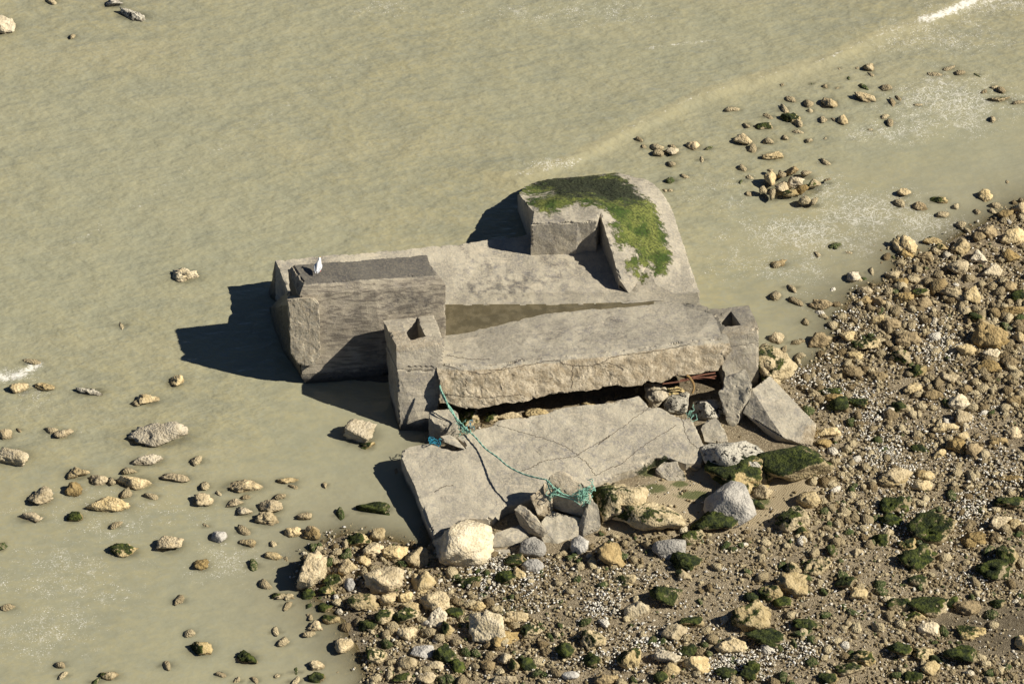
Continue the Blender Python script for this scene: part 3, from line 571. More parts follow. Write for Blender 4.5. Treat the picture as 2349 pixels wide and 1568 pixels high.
# labels for the rest: landmark zone, size, look, then order within those that look alike
ZONES = [('in the sea at the top left corner', lambda u, v, i: u < 480 and v < 150), ('in open water left of the bunker', lambda u, v, i: u < 640 and v < 860),
         ('in the stone islet right of the bunker', lambda u, v, i: i), ('in shallows beyond the mossy bunker end', lambda u, v, i: 1400 < u < 1660 and v < 500),
         ('in the upper right shallows', lambda u, v, i: u < 2050 and v < 470), ('in foam at the far right', lambda u, v, i: v < 360),
         ('in water off the right shore', lambda u, v, i: u < 1960 and v < 650), ('along the far shoreline at right', lambda u, v, i: v < 560),
         ('in shallows by the right hollow pillar', lambda u, v, i: u < 1900 and v < 860), ('on the right shore above the gravel', lambda u, v, i: v < 720),
         ('on the pebbles right of the fallen block', lambda u, v, i: u > 1850 and v < 900), ('on the right beach level with the fallen slab', lambda u, v, i: u > 1850 and v < 1130),
         ('in water left of the fallen slab', lambda u, v, i: u < 640 and v < 1060), ('in the left shallows below the bunker', lambda u, v, i: u < 330 and v < 1250),
         ('in the shallows left of the shore stones', lambda u, v, i: u < 690 and v < 1260), ('in silty water at the bottom left', lambda u, v, i: u < 640),
         ('at the water edge below the fallen slab', lambda u, v, i: u < 1000 and v < 1370), ('on the stony point at the bottom', lambda u, v, i: u < 1010),
         ('on shells below the chalk boulder', lambda u, v, i: u < 1330 and v < 1440), ('at the bottom edge under the shells', lambda u, v, i: u < 1330),
         ('on muddy gravel below the sand', lambda u, v, i: u < 1760 and v < 1420), ('at the bottom edge below the gravel', lambda u, v, i: u < 1760),
         ('on gravel in the lower right', lambda u, v, i: v < 1330), ('near the wet mud at lower right', lambda u, v, i: v < 1460), ('in the bottom right corner', lambda u, v, i: True)]
ORD = ['', 'second', 'third', 'fourth', 'fifth', 'sixth', 'seventh', 'eighth', 'ninth', 'tenth', 'eleventh', 'twelfth', 'thirteenth', 'fourteenth', 'fifteenth', 'sixteenth', 'seventeenth', 'eighteenth', 'nineteenth', 'twentieth']
bins = {}
for (o, q), r in zip(info, ind):
    u, v, w_, h_, k = q; z = next(n for n, f in ZONES if f(u, v, bool(r[6])))
    s = 'large' if w_*h_ > 2600 else ('medium' if w_*h_ > 1300 else 'small')
    bins.setdefault((z, k, s), []).append((u, v, o))
for (z, k, s), L in bins.items():
    L.sort(key=lambda t_: t_[0]); n = len(L)
    for i, (u, v, o) in enumerate(L):
        if n == 1: lb = 'only %s %s %s' % (s, KW[k], z)
        elif i == 0: lb = 'leftmost %s %s %s' % (s, KW[k], z)
        elif i == n-1: lb = 'rightmost %s %s %s' % (s, KW[k], z)
        else: lb = '%s %s %s from left %s' % (ORD[i], s, KW[k], z)
        tag(o, lb, 'rock', 'rocks strewn over the beach and shallows')
# everything smaller: one mesh of stones
def scatter_mesh(name, items, mat, sub, nvar, tone=True, flat=.55):
    shapes = [rock_shape(5000+k, sub, 10, .11, .40) for k in range(nvar)]
    V = []; Fc = []; T = []; G = []; off = 0; rg = np.random.RandomState(7)
    for (x, y, z, a, b, c, tn, gr) in items:
        co, f = shapes[rg.randint(nvar)]; an = rg.uniform(0, 6.28); ca, sa = math.cos(an), math.sin(an)
        q = co*np.array((a, b, c)); q = np.stack([q[:, 0]*ca-q[:, 1]*sa, q[:, 0]*sa+q[:, 1]*ca, q[:, 2]+q[:, 0]*rg.uniform(-.2, .2)], 1)+np.array((x, y, z))
        V.append(q); Fc.append(f+off); off += len(q); T.append(np.full(len(q), tn)); G.append(np.full(len(q), gr))
    me = mesh_from(name, np.concatenate(V), np.concatenate(Fc)); setattrs(me, dict(tone=np.concatenate(T), green=np.concatenate(G)))
    return link(name, me, mat)
rg = np.random.RandomState(3); items = []; items0 = items
for r in rest:
    c, hx, a = place(*r[:6], 0, r[6]); items.append((c.x, c.y, c.z, hx[0], hx[1], hx[2], rg.uniform(.3, .79), 1.0 if r[4] == 'm' else 0)); ROCKPOS.append((c.x, c.y, hx[0], hx[1]))
WRECK = [(900, 1000), (1000, 830), (1640, 760), (1760, 720), (1760, 880), (1880, 990), (1860, 1040), (1620, 1050), (1560, 1090), (1400, 1110), (1370, 1240), (1250, 1270), (1000, 1240), (960, 1220), (905, 1020)]
WRW = list(zip(*PA([p[0] for p in WRECK], [p[1] for p in WRECK], .3)))
def scatter(n, smin, smax, power, seed, dens):
    rg = np.random.RandomState(seed); x = rg.uniform(-8.5, 20, n*8); y = rg.uniform(-17.5, 11, n*8); z, s = ground_z(x, y); u, v = UV(x, y, z)
    p = dens(x, y, s, u, v); ok = (rg.uniform(size=len(x)) < p); x, y, z, s = [q[ok][:n] for q in (x, y, z, s)]
    sz = smin*(smax/smin)**(rg.uniform(size=len(x))**power); return x, y, z, s, sz, rg
def fieldd(x, y, s, u, v):
    sd = soft_in(x, y, SANDW, .3); nz = fbm(np.stack([x*.45, y*.45, x*0+3], 1), 77, 3); inw = inpoly(x, y, WRW)
    zone = np.where(u > 1850, 1.0, .75)*np.where((u > 1400) & (v > 1250) & (u < 2050), .7, 1)
    zone = np.where((v < 1150) & (u > 1900), 1.2, zone)
    nearw = np.where(s < 0, np.where(u > 1800, np.exp(s/1.1)*.35, np.exp(s/.7)*.4), 1)*np.where((v < 760) & (s < 2), .6, 1)*(s > -1.6)
    return np.clip((.62+.5*nz)*zone, .12, 1)*(1-.93*sd)*nearw*(~inw)*np.where(inpoly(x, y, MUDW), .25, 1)
x, y, z, s, sz, rg = scatter(8000, .045, .20, 1.9, 11, lambda *a: fieldd(*a)*np.where((a[3] > 1850) & (a[4] < 1250), 1.25, .62))
green = (rg.uniform(size=len(x)) < np.where((UV(x, y, z)[1] > 1150), .2, .04)).astype(float)
for i in range(len(x)):
    q = sz[i]*1.05; items.append((x[i], y[i], z[i]+q*.15, q, q*rg.uniform(.6, .95), q*rg.uniform(.45, .8), rg.uniform(0, .87), green[i]))
tag(scatter_mesh('small_stones', items, M['chips'], 2, 40), 'small tan and weedy stones strewn over the beach', 'stones', kind='stuff')
items = []; x, y, z, s, sz, rg = scatter(52000, .016, .062, 1.1, 12, lambda *a: np.clip(fieldd(*a)*1.4, .06, 1)*(a[2] > -.45))
for i in range(len(x)): q = sz[i]; items.append((x[i], y[i], z[i]+q*.3, q, q*rg.uniform(.6, 1), q*rg.uniform(.5, .9), rg.uniform()**1.3, 0))
tag(scatter_mesh('gravel', items, M['chips'], 1, 24), 'loose brown gravel covering the beach', 'gravel', kind='stuff')
SHB = [(1200, 1330, 130, 45, 1), (1330, 1400, 110, 45, 1), (1450, 1320, 80, 30, .7), (1130, 1300, 60, 22, 1), (1900, 900, 80, 60, .6), (2050, 1060, 100, 110, .7), (1980, 950, 90, 70, .8), (2150, 1000, 110, 90, .5), (1960, 720, 60, 50, .6),
       (2120, 800, 90, 60, .5), (2230, 1330, 60, 30, 1), (1700, 1530, 90, 40, 1), (1500, 1450, 110, 60, .7), (2060, 1180, 90, 60, .5), (1850, 1500, 100, 50, .6), (1780, 1340, 90, 60, .35), (2200, 1180, 100, 60, .5), (1380, 1530, 90, 40, .7), (850, 860, 50, 20, 0), (1840, 870, 50, 30, 1), (905, 1340, 60, 30, .5), (2300, 1080, 80, 90, .4)]
def shelld(x, y, s, u, v):
    d = np.full_like(u, .07)
    for a, b, r1, r2, q in SHB: d = np.maximum(d, q*np.exp(-((u-a)/r1)**2-((v-b)/r2)**2))
    nz = fbm(np.stack([x*1.2, y*1.2, x*0+9], 1), 99, 3); return np.clip(d*(.75+.9*nz), 0, 1)**1.5*(s > -.4)*(1-.9*soft_in(x, y, SANDW, .3))*(~inpoly(x, y, WRW))
items = []; x, y, z, s, sz, rg = scatter(34000, .02, .05, 1.5, 13, shelld)
for i in range(len(x)): q = sz[i]; items.append((x[i], y[i], max(z[i], -.02)+q*.7+.03+.03*rg.uniform(), q*1.2, q*rg.uniform(.5, .9), q*rg.uniform(.25, .5), rg.uniform(), 0))
tag(scatter_mesh('shell_fragments', items, M['shells'], 1, 16), 'bleached white shells and chalk chips on the beach', 'shells', kind='stuff')

# ------------------------------------------------------------------ the sea
WAVE = [(1190, 412), (1300, 375), (1420, 312), (1600, 225), (1760, 178), (1900, 140), (1960, 108), (2060, 70), (2140, 44), (2230, 8), (2300, -20)]
FOAML = [([(1190, 405), (1260, 392), (1330, 368)], 10, .55), ([(2110, 50), (2150, 40), (2190, 25), (2240, 2)], 12, 1.0), ([(1900, 140), (1960, 108), (2060, 70), (2110, 52)], 5, .55), ([(1420, 312), (1600, 225), (1760, 178), (1900, 140)], 4, .52),
         ([(1470, 112), (1540, 104), (1640, 92)], 6, .6), ([(0, 865), (40, 862), (88, 835)], 14, .95), ([(60, 835), (95, 828)], 8, .5), ([(100, 1000), (190, 990)], 8, .45), ([(150, 570), (330, 460), (430, 390), (600, 280), (740, 190), (840, 140)], 15, .42),
         ([(2130, 180), (2230, 205), (2260, 240)], 7, .5), ([(2060, 262), (2150, 290), (2240, 275), (2310, 235)], 10, .45), ([(1940, 270), (2060, 300)], 6, .45), ([(2240, 5), (2349, 8)], 12, .6)]
FOAMB = [(2180, 240, 160, 70, .9), (2000, 490, 130, 60, .95), (1850, 540, 190, 60, .85), (2100, 520, 120, 50, .9), (1700, 610, 120, 40, .55), (1850, 640, 60, 60, .6), (150, 1330, 200, 90, .5), (100, 1440, 160, 80, .5), (250, 1180, 300, 80, .38), (530, 1290, 120, 60, .5),
         (40, 860, 60, 20, .8), (2050, 300, 120, 40, .6), (1300, 30, 300, 40, .45), (2250, 20, 150, 20, .8), (880, 30, 120, 40, .35), (1250, 380, 60, 14, .9), (1900, 440, 60, 40, .7), (70, 910, 80, 60, .4), (1650, 440, 120, 60, .35), (2150, 90, 200, 60, .5), (880, 1420, 30, 30, .3)]
WVW = list(zip(*PA([p[0] for p in WAVE], [p[1] for p in WAVE], 0)))
def water_z(x, y):
    q = np.stack([x, y*1.7, x*0], 1); z = .012*fbm(q*.8, 41, 3)
    d = dline(x, y, WVW); side = np.interp(x, [p[0] for p in WVW], [p[1] for p in WVW])
    sg = y-side; m = (x > WVW[0][0]-2)
    z = z+m*np.where(sg < 0, .10*np.exp(-(d/.22)**2), .10*np.exp(-(d/1.4)**2)); return z
def wattr(x, y, z):
    u, v = UV(x, y, 0); g, s = ground_z(x, y); dep = np.maximum(z-g, 0)
    ring = np.zeros_like(x)
    for (rx, ry, a, b) in ROCKPOS:
        m = (np.abs(x-rx) < a*1.8) & (np.abs(y-ry) < b*1.8+.1)
        if m.any():
            d = np.hypot((x[m]-rx)/a, (y[m]-ry)/b); dep[m] = np.minimum(dep[m], .04+np.maximum(d-.9, 0)*.16); ring[m] = np.maximum(ring[m], np.clip(1.5-d, 0, 1))
    op = 1-np.exp(-dep/.055); fo = np.zeros_like(x); fl = np.zeros_like(x)
    for a, b, r1, r2, q in FOAMB: fo = np.maximum(fo, q*np.exp(-((u-a)/r1)**2-((v-b)/r2)**2))
    for L, wd, q in FOAML: fl = np.maximum(fl, q*np.exp(-(dline(u, v, L)/wd)**2))
    fo = np.maximum(fo, ring*np.where(u > 1600, .45, .18)); side = np.interp(x, [p[0] for p in WVW], [p[1] for p in WVW]); sg = side-y
    silt = np.where((x > WVW[0][0]-1) & (sg > -.3), np.exp(-np.maximum(sg, 0)/.55)*.42, 0)
    sh = np.clip(1+s/3.5, 0, 1); calm = np.maximum(sstep(900, 1180, v)*.9, sstep(-7, -3, s)*.85)
    return dict(calm=calm, opac=op, foam=fo, foamline=fl, silt=silt, shoal=sh)
sheet('sea_water', M['water'], xs, ys, water_z, wattr)

# ------------------------------------------------------------------ THE BUNKER
bunk = tag(empty('bunker', P(1200, 780, 0)), 'big toppled grey concrete bunker lying half in the sea, weed on its far end', 'bunker')
CM = M['concrete']
def D3(L): return [P(*p) for p in L]
# floor slab: back edge, mid, puddle back line, valley line, then undersides
back = D3([(632, 597, 1.15), (800, 581, .98), (986, 566, .75), (1080, 557, .6), (1151, 545, .5), (1240, 530, .5), (1420, 520, .5), (1540, 560, .5), (1585, 610, .5)])
midr = D3([(647, 632, 1.22), (830, 640, .95), (1005, 632, .70), (1085, 632, .64), (1160, 630, .6), (1260, 628, .6), (1400, 640, .6), (1545, 650, .58), (1597, 660, .55)])
l1 = D3([(661, 667, 1.44), (850, 690, .9), (1022, 700, .62), (1100, 700, .62), (1180, 700, .62), (1290, 699, .62), (1400, 697, .63), (1520, 690, .63), (1606, 690, .56)])
val = D3([(664, 690, 1.35), (850, 730, .7), (1020, 742, .50), (1100, 726, .52), (1200, 714, .54), (1300, 704, .57), (1400, 699, .58), (1520, 691, .61), (1612, 702, .55)])
bb = [Vector((p.x, p.y, -.6)) for p in val]; b0 = [Vector((p.x, p.y, -.6)) for p in back]
bb[0] = P(700, 800, -.5); b0[0] = P(610, 700, -.5)
b1 = [a.lerp(c, .5) for a, c in zip(bb, b0)]
def wetvalley(co):
    u, v = UV(co[:, 0], co[:, 1], co[:, 2]); return np.clip(1-np.abs(co[:, 2]-.55)/.1, 0, 1)*(u > 1015)*(v > 670)*(v < 790)*.9
floor_dark = polymask([(1040, 640), (1200, 610), (1290, 640), (1200, 700), (1040, 690)], 30)
finish(loft_bm([back, midr, l1, val, bb, b1, b0]), 'floor_slab', CM, bunk, .14, .014, 3, 1, dict(boards=.0, broken=.0, dark=lambda co: np.maximum(floor_dark(co)*.5, (UV(co[:, 0], co[:, 1], co[:, 2])[0] < 632)*.9*1.0), moss=.0, blackmoss=.0, wet=lambda co: np.maximum(wetvalley(co), (UV(co[:, 0], co[:, 1], co[:, 2])[0] < 630)*1.0)))  # left end cap: shade painted into the colour through dark and wet
# front slab with the broken edge
fv = D3([(1012, 748, .50), (1070, 735, .51), (1120, 725, .52), (1200, 714, .54), (1300, 704, .57), (1400, 699, .58), (1500, 690, .6), (1560, 692, .66), (1622, 703, 1.0)])
f2 = D3([(1016, 770, .63), (1075, 762, .63), (1127, 751, .63), (1200, 733, .63), (1296, 715, .63), (1404, 707, .63), (1500, 697, .62), (1570, 702, .72), (1634, 720, 1.12)])
ft = D3([(1002, 833, 1.48), (1062, 838, 1.52), (1125, 838, 1.53), (1200, 826, 1.53), (1290, 818, 1.52), (1404, 806, 1.50), (1500, 794, 1.50), (1590, 781, 1.50), (1672, 776, 1.52)])
fm = D3([(1006, 862, 1.36), (1066, 868, 1.36), (1128, 866, 1.38), (1200, 850, 1.36), (1290, 838, 1.38), (1404, 836, 1.34), (1500, 822, 1.34), (1590, 808, 1.36), (1676, 806, 1.36)])
fb = D3([(1012, 925, .84), (1066, 936, .74), (1130, 930, .76), (1200, 921, .78), (1290, 900, .84), (1404, 887, .86), (1500, 875, .88), (1580, 858, .92), (1646, 848, .94)])
fu = [Vector((p.x, p.y+1.9, .62)) for p in fb]; fd = [Vector((p.x, p.y, -.6)) for p in f2]; fe = [Vector((p.x, p.y, -.6)) for p in fv]
def brk(co):
    u, v = UV(co[:, 0], co[:, 1], co[:, 2]); top = np.interp(u, [1002, 1062, 1125, 1200, 1290, 1404, 1500, 1590, 1662], [833, 838, 838, 826, 818, 806, 794, 781, 776]); return np.clip((v-top-3)/16, 0, 1)
def brkamp(co): return .014+.045*brk(co)
front = finish(loft_bm([fv, f2, ft, fm, fb, fu, fd, fe]), 'front_slab', CM, bunk, .085, .02, 2.6, 2, dict(boards=.0, broken=brk, dark=.12, moss=.0, blackmoss=.0, wet=wetvalley), brkamp)
# puddle
pu = D3([(1021, 698, .625), (1290, 697, .625), (1400, 694, .625), (1500, 684, .625), (1500, 700, .625), (1404, 712, .625), (1296, 722, .625), (1200, 740, .625), (1127, 758, .625), (1075, 769, .625), (1019, 775, .625)])
bmp = bmesh.new(); bmp.faces.new([bmp.verts.new(p) for p in pu]); bmesh.ops.triangulate(bmp, faces=bmp.faces[:]); mep = bpy.data.meshes.new('puddle'); bmp.to_mesh(mep); bmp.free()
o = link('puddle', mep, M['puddle']); tag(o, kind='structure')
# raised block
rb = [D3([(664, 672, 1.46), (880, 690, 1.1), (978, 676, .8)]),
      D3([(660, 618, 2.60), (820, 606, 2.50), (974, 590, 2.30)]),
      D3([(669, 607, 2.78), (828, 597, 2.62), (980, 585, 2.42)]),
      D3([(697, 650, 2.88), (850, 640, 2.68), (1001, 628, 2.46)]),
      D3([(688, 678, 2.62), (860, 664, 2.45), (1022, 651, 2.24)]),
      D3([(693, 857, .36), (882, 848, .25), (1024, 797, .42)]),
      D3([(690, 861, .30), (880, 850, .22), (1022, 803, .5)]),
      D3([(694, 868, .20), (878, 860, .10), (1020, 812, .4)]),
      D3([(708, 888, -.15), (790, 945, -.40), (1010, 960, -.5)]),
      D3([(700, 860, -.5), (800, 850, -.6), (1000, 800, -.6)])]
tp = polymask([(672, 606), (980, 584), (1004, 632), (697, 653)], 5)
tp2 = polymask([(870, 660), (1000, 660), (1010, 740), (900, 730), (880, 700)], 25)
finish(loft_bm(rb), 'raised_block', CM, bunk, .11, .012, 3, 3, dict(boards=lambda co: 1-tp(co), broken=.0, dark=lambda co: np.maximum(np.maximum(tp(co)*1.05, tp2(co)*.5), np.maximum(np.clip((.55-co[:, 2])/.4, 0, 1)*.9, np.clip((-6.02-co[:, 0])/.08, 0, 1)*(co[:, 2] < 2.5)*.8)), moss=.0, blackmoss=.0, wet=.0))  # left cap darkened as painted shade; the other dark areas are stains
# end wall below the raised block, facing left
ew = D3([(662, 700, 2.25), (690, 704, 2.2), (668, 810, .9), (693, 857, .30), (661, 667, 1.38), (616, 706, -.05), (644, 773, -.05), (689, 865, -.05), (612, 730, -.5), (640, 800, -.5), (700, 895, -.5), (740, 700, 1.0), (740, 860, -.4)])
finish(hull_bm(ew), 'end_wall', CM, bunk, .12, .02, 3, 4, dict(boards=.3, broken=.0, dark=1.2, moss=.0, blackmoss=.0, wet=1.1))  # tide stain, plus the shade of this side painted into its colour
# broken stub at the left corner
def zface(v): return 2.62-(v-678)/179.*2.26
st = [K1(*q) for q in [(188, 792), (225, 785), (330, 781), (365, 812), (362, 950), (374, 1110), (335, 1160), (245, 1160), (208, 1095), (212, 1000), (200, 880)]]
nf = Vector((.1, -.8, .55)).normalized(); SP_ = [P(a, b, zface(b)) for a, b in st]
finish(hull_bm([p+nf*.12 for p in SP_]+[p-nf*.5 for p in SP_]), 'broken_corner', CM, bunk, .07, .02, 4, 5, dict(boards=.0, broken=.48, dark=.0, moss=.0, blackmoss=.0, wet=.0))
# hollow pillars
def pillar(top, bot, hole, depth, seed, name='hollow_pillar', parent=bunk, lv=(.22, .235), attrs=None, L=.1, amp=.014):
    bm = bmesh.new(); T = [Vector(p) for p in top]; B = [Vector(p) for p in bot]; cen = sum(T, Vector())/4
    rings = [T]
    for a, s in ((lv[0], 1), (lv[0]+.004, .975), (lv[1], .975), (lv[1]+.004, 1)):
        m = [p.lerp(q, a) for p, q in zip(T, B)]; c = sum(m, Vector())/4; rings.append([c+(p-c)*s for p in m])
    rings.append(B); RV = [[bm.verts.new(p) for p in r] for r in rings]
    for a, b in zip(RV, RV[1:]):
        for i in range(4): j = (i+1) % 4; bm.faces.new((a[i], b[i], b[j], a[j]))
    bm.faces.new(RV[-1][::-1]); H = [bm.verts.new(p) for p in hole]; H2 = [bm.verts.new(Vector(p)+(B[0]-T[0]).normalized()*depth) for p in hole]
    for i in range(4):
        j = (i+1) % 4; bm.faces.new((RV[0][i], RV[0][j], H[j], H[i])); bm.faces.new((H[i], H[j], H2[j], H2[i]))
    bm.faces.new(H2)
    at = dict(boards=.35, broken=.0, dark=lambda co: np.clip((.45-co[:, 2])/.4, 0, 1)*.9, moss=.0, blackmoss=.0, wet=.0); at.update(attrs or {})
    return finish(bm, name, CM, parent, L, amp, 3, seed, at)
def topatt(zc, w_=.25): return lambda co: np.clip((co[:, 2]-zc)/w_, 0, 1)*.5
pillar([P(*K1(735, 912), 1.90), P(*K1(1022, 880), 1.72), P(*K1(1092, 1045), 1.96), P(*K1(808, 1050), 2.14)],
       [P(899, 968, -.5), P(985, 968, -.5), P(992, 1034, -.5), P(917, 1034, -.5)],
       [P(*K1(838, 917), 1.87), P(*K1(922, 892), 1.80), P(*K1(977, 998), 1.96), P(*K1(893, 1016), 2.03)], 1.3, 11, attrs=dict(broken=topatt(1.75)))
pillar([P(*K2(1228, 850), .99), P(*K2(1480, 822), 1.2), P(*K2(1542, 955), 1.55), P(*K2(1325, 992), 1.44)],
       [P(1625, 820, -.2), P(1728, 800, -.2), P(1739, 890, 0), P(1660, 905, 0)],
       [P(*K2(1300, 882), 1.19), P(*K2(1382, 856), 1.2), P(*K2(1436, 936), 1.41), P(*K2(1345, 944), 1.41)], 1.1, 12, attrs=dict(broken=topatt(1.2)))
# rear block with the weed
rt = [(165, 183, .78), (200, 152, .30), (240, 130, .15), (330, 104, .12), (430, 96, .10), (520, 90, .10), (620, 80, .10), (720, 68, .12), (800, 78, .15), (870, 100, .18), (930, 125, .22), (978, 165, .26), (1012, 212, .30), (1040, 270, .34), (1062, 330, .36), (1080, 390, .38), (1110, 480, .40), (1150, 600, .40), (1185, 700, .42),
      (1200, 745, .45), (1120, 790, .52), (950, 775, .56), (800, 760, .6), (735, 722, .66), (738, 700, .82), (742, 672, .98), (700, 520, 1.26), (632, 300, 1.62), (612, 345, 1.62), (500, 350, 1.62), (238, 357, 1.6), (249, 290, 1.62)]
ri = [(720, 118, .40), (850, 150, .50), (930, 215, .60), (975, 320, .66), (1010, 440, .68), (1050, 570, .62), (1090, 680, .56), (560, 140, .42), (400, 145, .36), (300, 165, .34), (240, 175, .5), (225, 215, .95), (300, 222, 1.2), (450, 208, 1.36), (600, 215, 1.28), (720, 245, 1.14), (800, 280, 1.10), (840, 430, 1.02), (900, 600, .86), (950, 700, .74)]
tt = pts(K2, rt)
MOSSP = [K2(*p) for p in [(150, 175), (300, 92), (520, 75), (700, 65), (760, 95), (860, 190), (940, 255), (962, 330), (1005, 400), (1012, 480), (1038, 520), (1030, 580), (1000, 650), (950, 665), (925, 625), (935, 590), (880, 592), (835, 612), (860, 635), (905, 660), (880, 690), (840, 660), (805, 630), (778, 570), (850, 548),
         (830, 500), (745, 490), (700, 430), (750, 412), (680, 365), (725, 340), (650, 275), (560, 250), (480, 245), (400, 290), (300, 295), (215, 240), (235, 210), (300, 215), (370, 180), (260, 200), (200, 195)]]
BLK = [K2(*p) for p in [(250, 130), (330, 100), (520, 80), (620, 85), (800, 115), (880, 210), (860, 240), (700, 230), (600, 215), (500, 200), (400, 190), (330, 150)]]
bt_ = [down(p, -.6) for p in tt]
for i_ in (29, 30): bt_[i_].y -= .38
bt_[28].y -= .2
finish(poly_bm(tt, bt_, pts(K2, ri)), 'rear_block', CM, bunk, .085, .016, 3, 6,
       dict(boards=.15, broken=.0, dark=.0, moss=polymask(MOSSP, 20), blackmoss=lambda co: polymask(BLK, 45)(co)*1.15, wet=.0))
# rusted bars under the broken edge
for i, (a, b, r_) in enumerate([((1560, 872, .86), (1641, 855, .92), .025), ((1575, 869, .9), (1643, 862, .85), .022), ((1590, 866, .9), (1640, 868, .8), .02), ((1520, 880, .88), (1600, 866, .9), .02)]):
    q = [P(*a), P(*a).lerp(P(*b), .5)+Vector((0, 0, .03*(-1)**i)), P(*b)]
    bm = tube_bm(smooth_path(q), r_, 6); me = bpy.data.meshes.new('rusty_bar'); bm.to_mesh(me); bm.free(); link('rusty_bar', me, M['rust'], bunk)
bm = tube_bm(smooth_path([P(1575, 860, 1.0), P(1584, 868, .9), P(1592, 885, .70), P(1588, 902, .55)]), .035, 6); me = bpy.data.meshes.new('hanging_strap'); bm.to_mesh(me); bm.free(); link('hanging_strap', me, M['wood'], bunk)

# ------------------------------------------------------------------ fallen slab
AT0 = dict(boards=.0, broken=.0, dark=.0, moss=.0, blackmoss=.0, wet=.0)
def AT(**k): d = dict(AT0); d.update(k); return d
fs = [K3(*p)+(z,) for *p, z in [(130, 488, .68), (240, 465, .68), (345, 455, .68), (440, 492, .66), (560, 500, .66), (630, 497, .66), (600, 440, .66), (565, 402, .66), (720, 330, .66), (830, 302, .66), (880, 268, .68), (1100, 245, .68), (1260, 222, .68), (1300, 190, .7), (1560, 150, .7), (1830, 118, .7)]]
fs += [K4(*p)+(z,) for *p, z in [(200, 472, .7), (375, 440, .7), (450, 510, .66), (540, 525, .64), (680, 590, .6), (765, 600, .58), (800, 680, .52), (850, 800, .46), (845, 880, .42), (825, 922, .36), (720, 925, .40), (600, 885, .46), (500, 885, .46), (420, 925, .44), (340, 965, .42), (250, 985, .42), (120, 1045, .42), (20, 1095, .42)]]
fs += [K3(*p)+(z,) for *p, z in [(1450, 860, .45), (1330, 800, .5), (1250, 870, .48), (1120, 890, .46), (960, 930, .42), (900, 975, .4), (830, 1040, .38), (640, 1040, .38), (470, 1145, .34), (370, 1165, .34), (340, 1090, .40), (290, 960, .46), (245, 840, .52), (228, 775, .55), (160, 640, .62), (120, 550, .66)]]
ft_ = [P(*p) for p in fs]; cen = sum(ft_, Vector())/len(ft_)
fbm_ = [Vector((p.x+(p.x-cen.x)*-.004-(.16 if p.x < -3.5 else 0), p.y-(.05 if p.y < cen.y else 0), -.05 if p.x < 2 else p.z-.32)) for p in ft_]
slab_in = [P(*K3(600, 700), .58), P(*K3(1000, 550), .6), P(*K3(1500, 450), .62), P(*K4(400, 750), .55)]
org = P(1290, 1060, .2)
slab = finish(poly_bm(ft_, fbm_, slab_in), 'fallen_slab', CM, None, .11, .016, 3, 21, AT(broken=lambda co: polymask([K4(420, 800), K4(860, 780), K4(860, 940), K4(500, 940), K4(300, 960)], 25)(co)*.45, dark=.1,
              blackmoss=.6, moss=lambda co: polymask([K4(330, 990), K4(500, 900), K4(560, 870), K4(680, 960), K4(560, 1000), K4(420, 1040)], 9)(co)*.8), None, org)
tag(slab, 'large flat cracked concrete slab lying on the beach in front of the bunker', 'concrete slab')
def crack(path, r=.012):
    P2 = []
    for i, (K, a, b, z) in enumerate(path): P2.append(P(*K(a, b), z+.0))
    P2 = smooth_path(P2, 16); rg = random.Random(len(P2)); return [p+Vector((rg.uniform(-.03, .03), rg.uniform(-.03, .03), 0)) for p in P2]
# cracks: raised to lie on the surface as narrow dark lines (part of the slab)
mcr = mat_simple('dark_crack_line', (.05, .042, .03), (.09, .07, .05), 20, 1, .2)
dg = None
CR = [[(K3, 790, 290, .68), (K3, 960, 335, .66), (K3, 1190, 400, .65), (K3, 1370, 460, .63), (K3, 1500, 540, .61)],
      [(K3, 1500, 540, .61), (K3, 1600, 480, .62), (K3, 1750, 390, .64), (K4, 90, 780, .60), (K4, 260, 660, .62), (K4, 450, 520, .65)],
      [(K3, 1060, 665, .58), (K3, 1150, 635, .58), (K3, 1230, 590, .6), (K3, 1390, 565, .6), (K3, 1500, 545, .61)],
      [(K3, 1640, 700, .55), (K3, 1760, 640, .55), (K4, 250, 925, .48), (K4, 420, 790, .54), (K4, 640, 650, .58)],
      [(K4, 690, 600, .58), (K4, 715, 700, .54), (K4, 760, 780, .5), (K4, 830, 830, .45)],
      [(K3, 380, 830, .52), (K3, 450, 790, .56), (K3, 530, 775, .58)], [(K3, 1500, 555, .6), (K3, 1580, 610, .58), (K3, 1640, 700, .55)]]
def drape(paths, target, name, r, parent, mat, lift=.0):
    dgx = bpy.context.evaluated_depsgraph_get(); bpy.context.view_layer.update(); bm = bmesh.new(); inv = target.matrix_world.inverted()
    for p in paths:
        q = crack(p); out = []
        for a in q:
            cam_d = (a-Vector(CAM)).normalized(); ok, loc, nn, ix = target.ray_cast(inv@Vector(CAM), inv.to_3x3()@cam_d)
            out.append((target.matrix_world@loc)+Vector((0, 0, lift)) if ok else a)
        rr = [r*(.5+.9*abs(math.sin(i*1.7+len(out)))) for i in range(len(out))]; tube_bm(out, rr, 5, bm)
    me = bpy.data.meshes.new(name); bm.to_mesh(me); bm.free(); return link(name, me, mat, parent)
bpy.context.view_layer.update()
drape(CR, slab, 'crack', .007, slab, mcr)
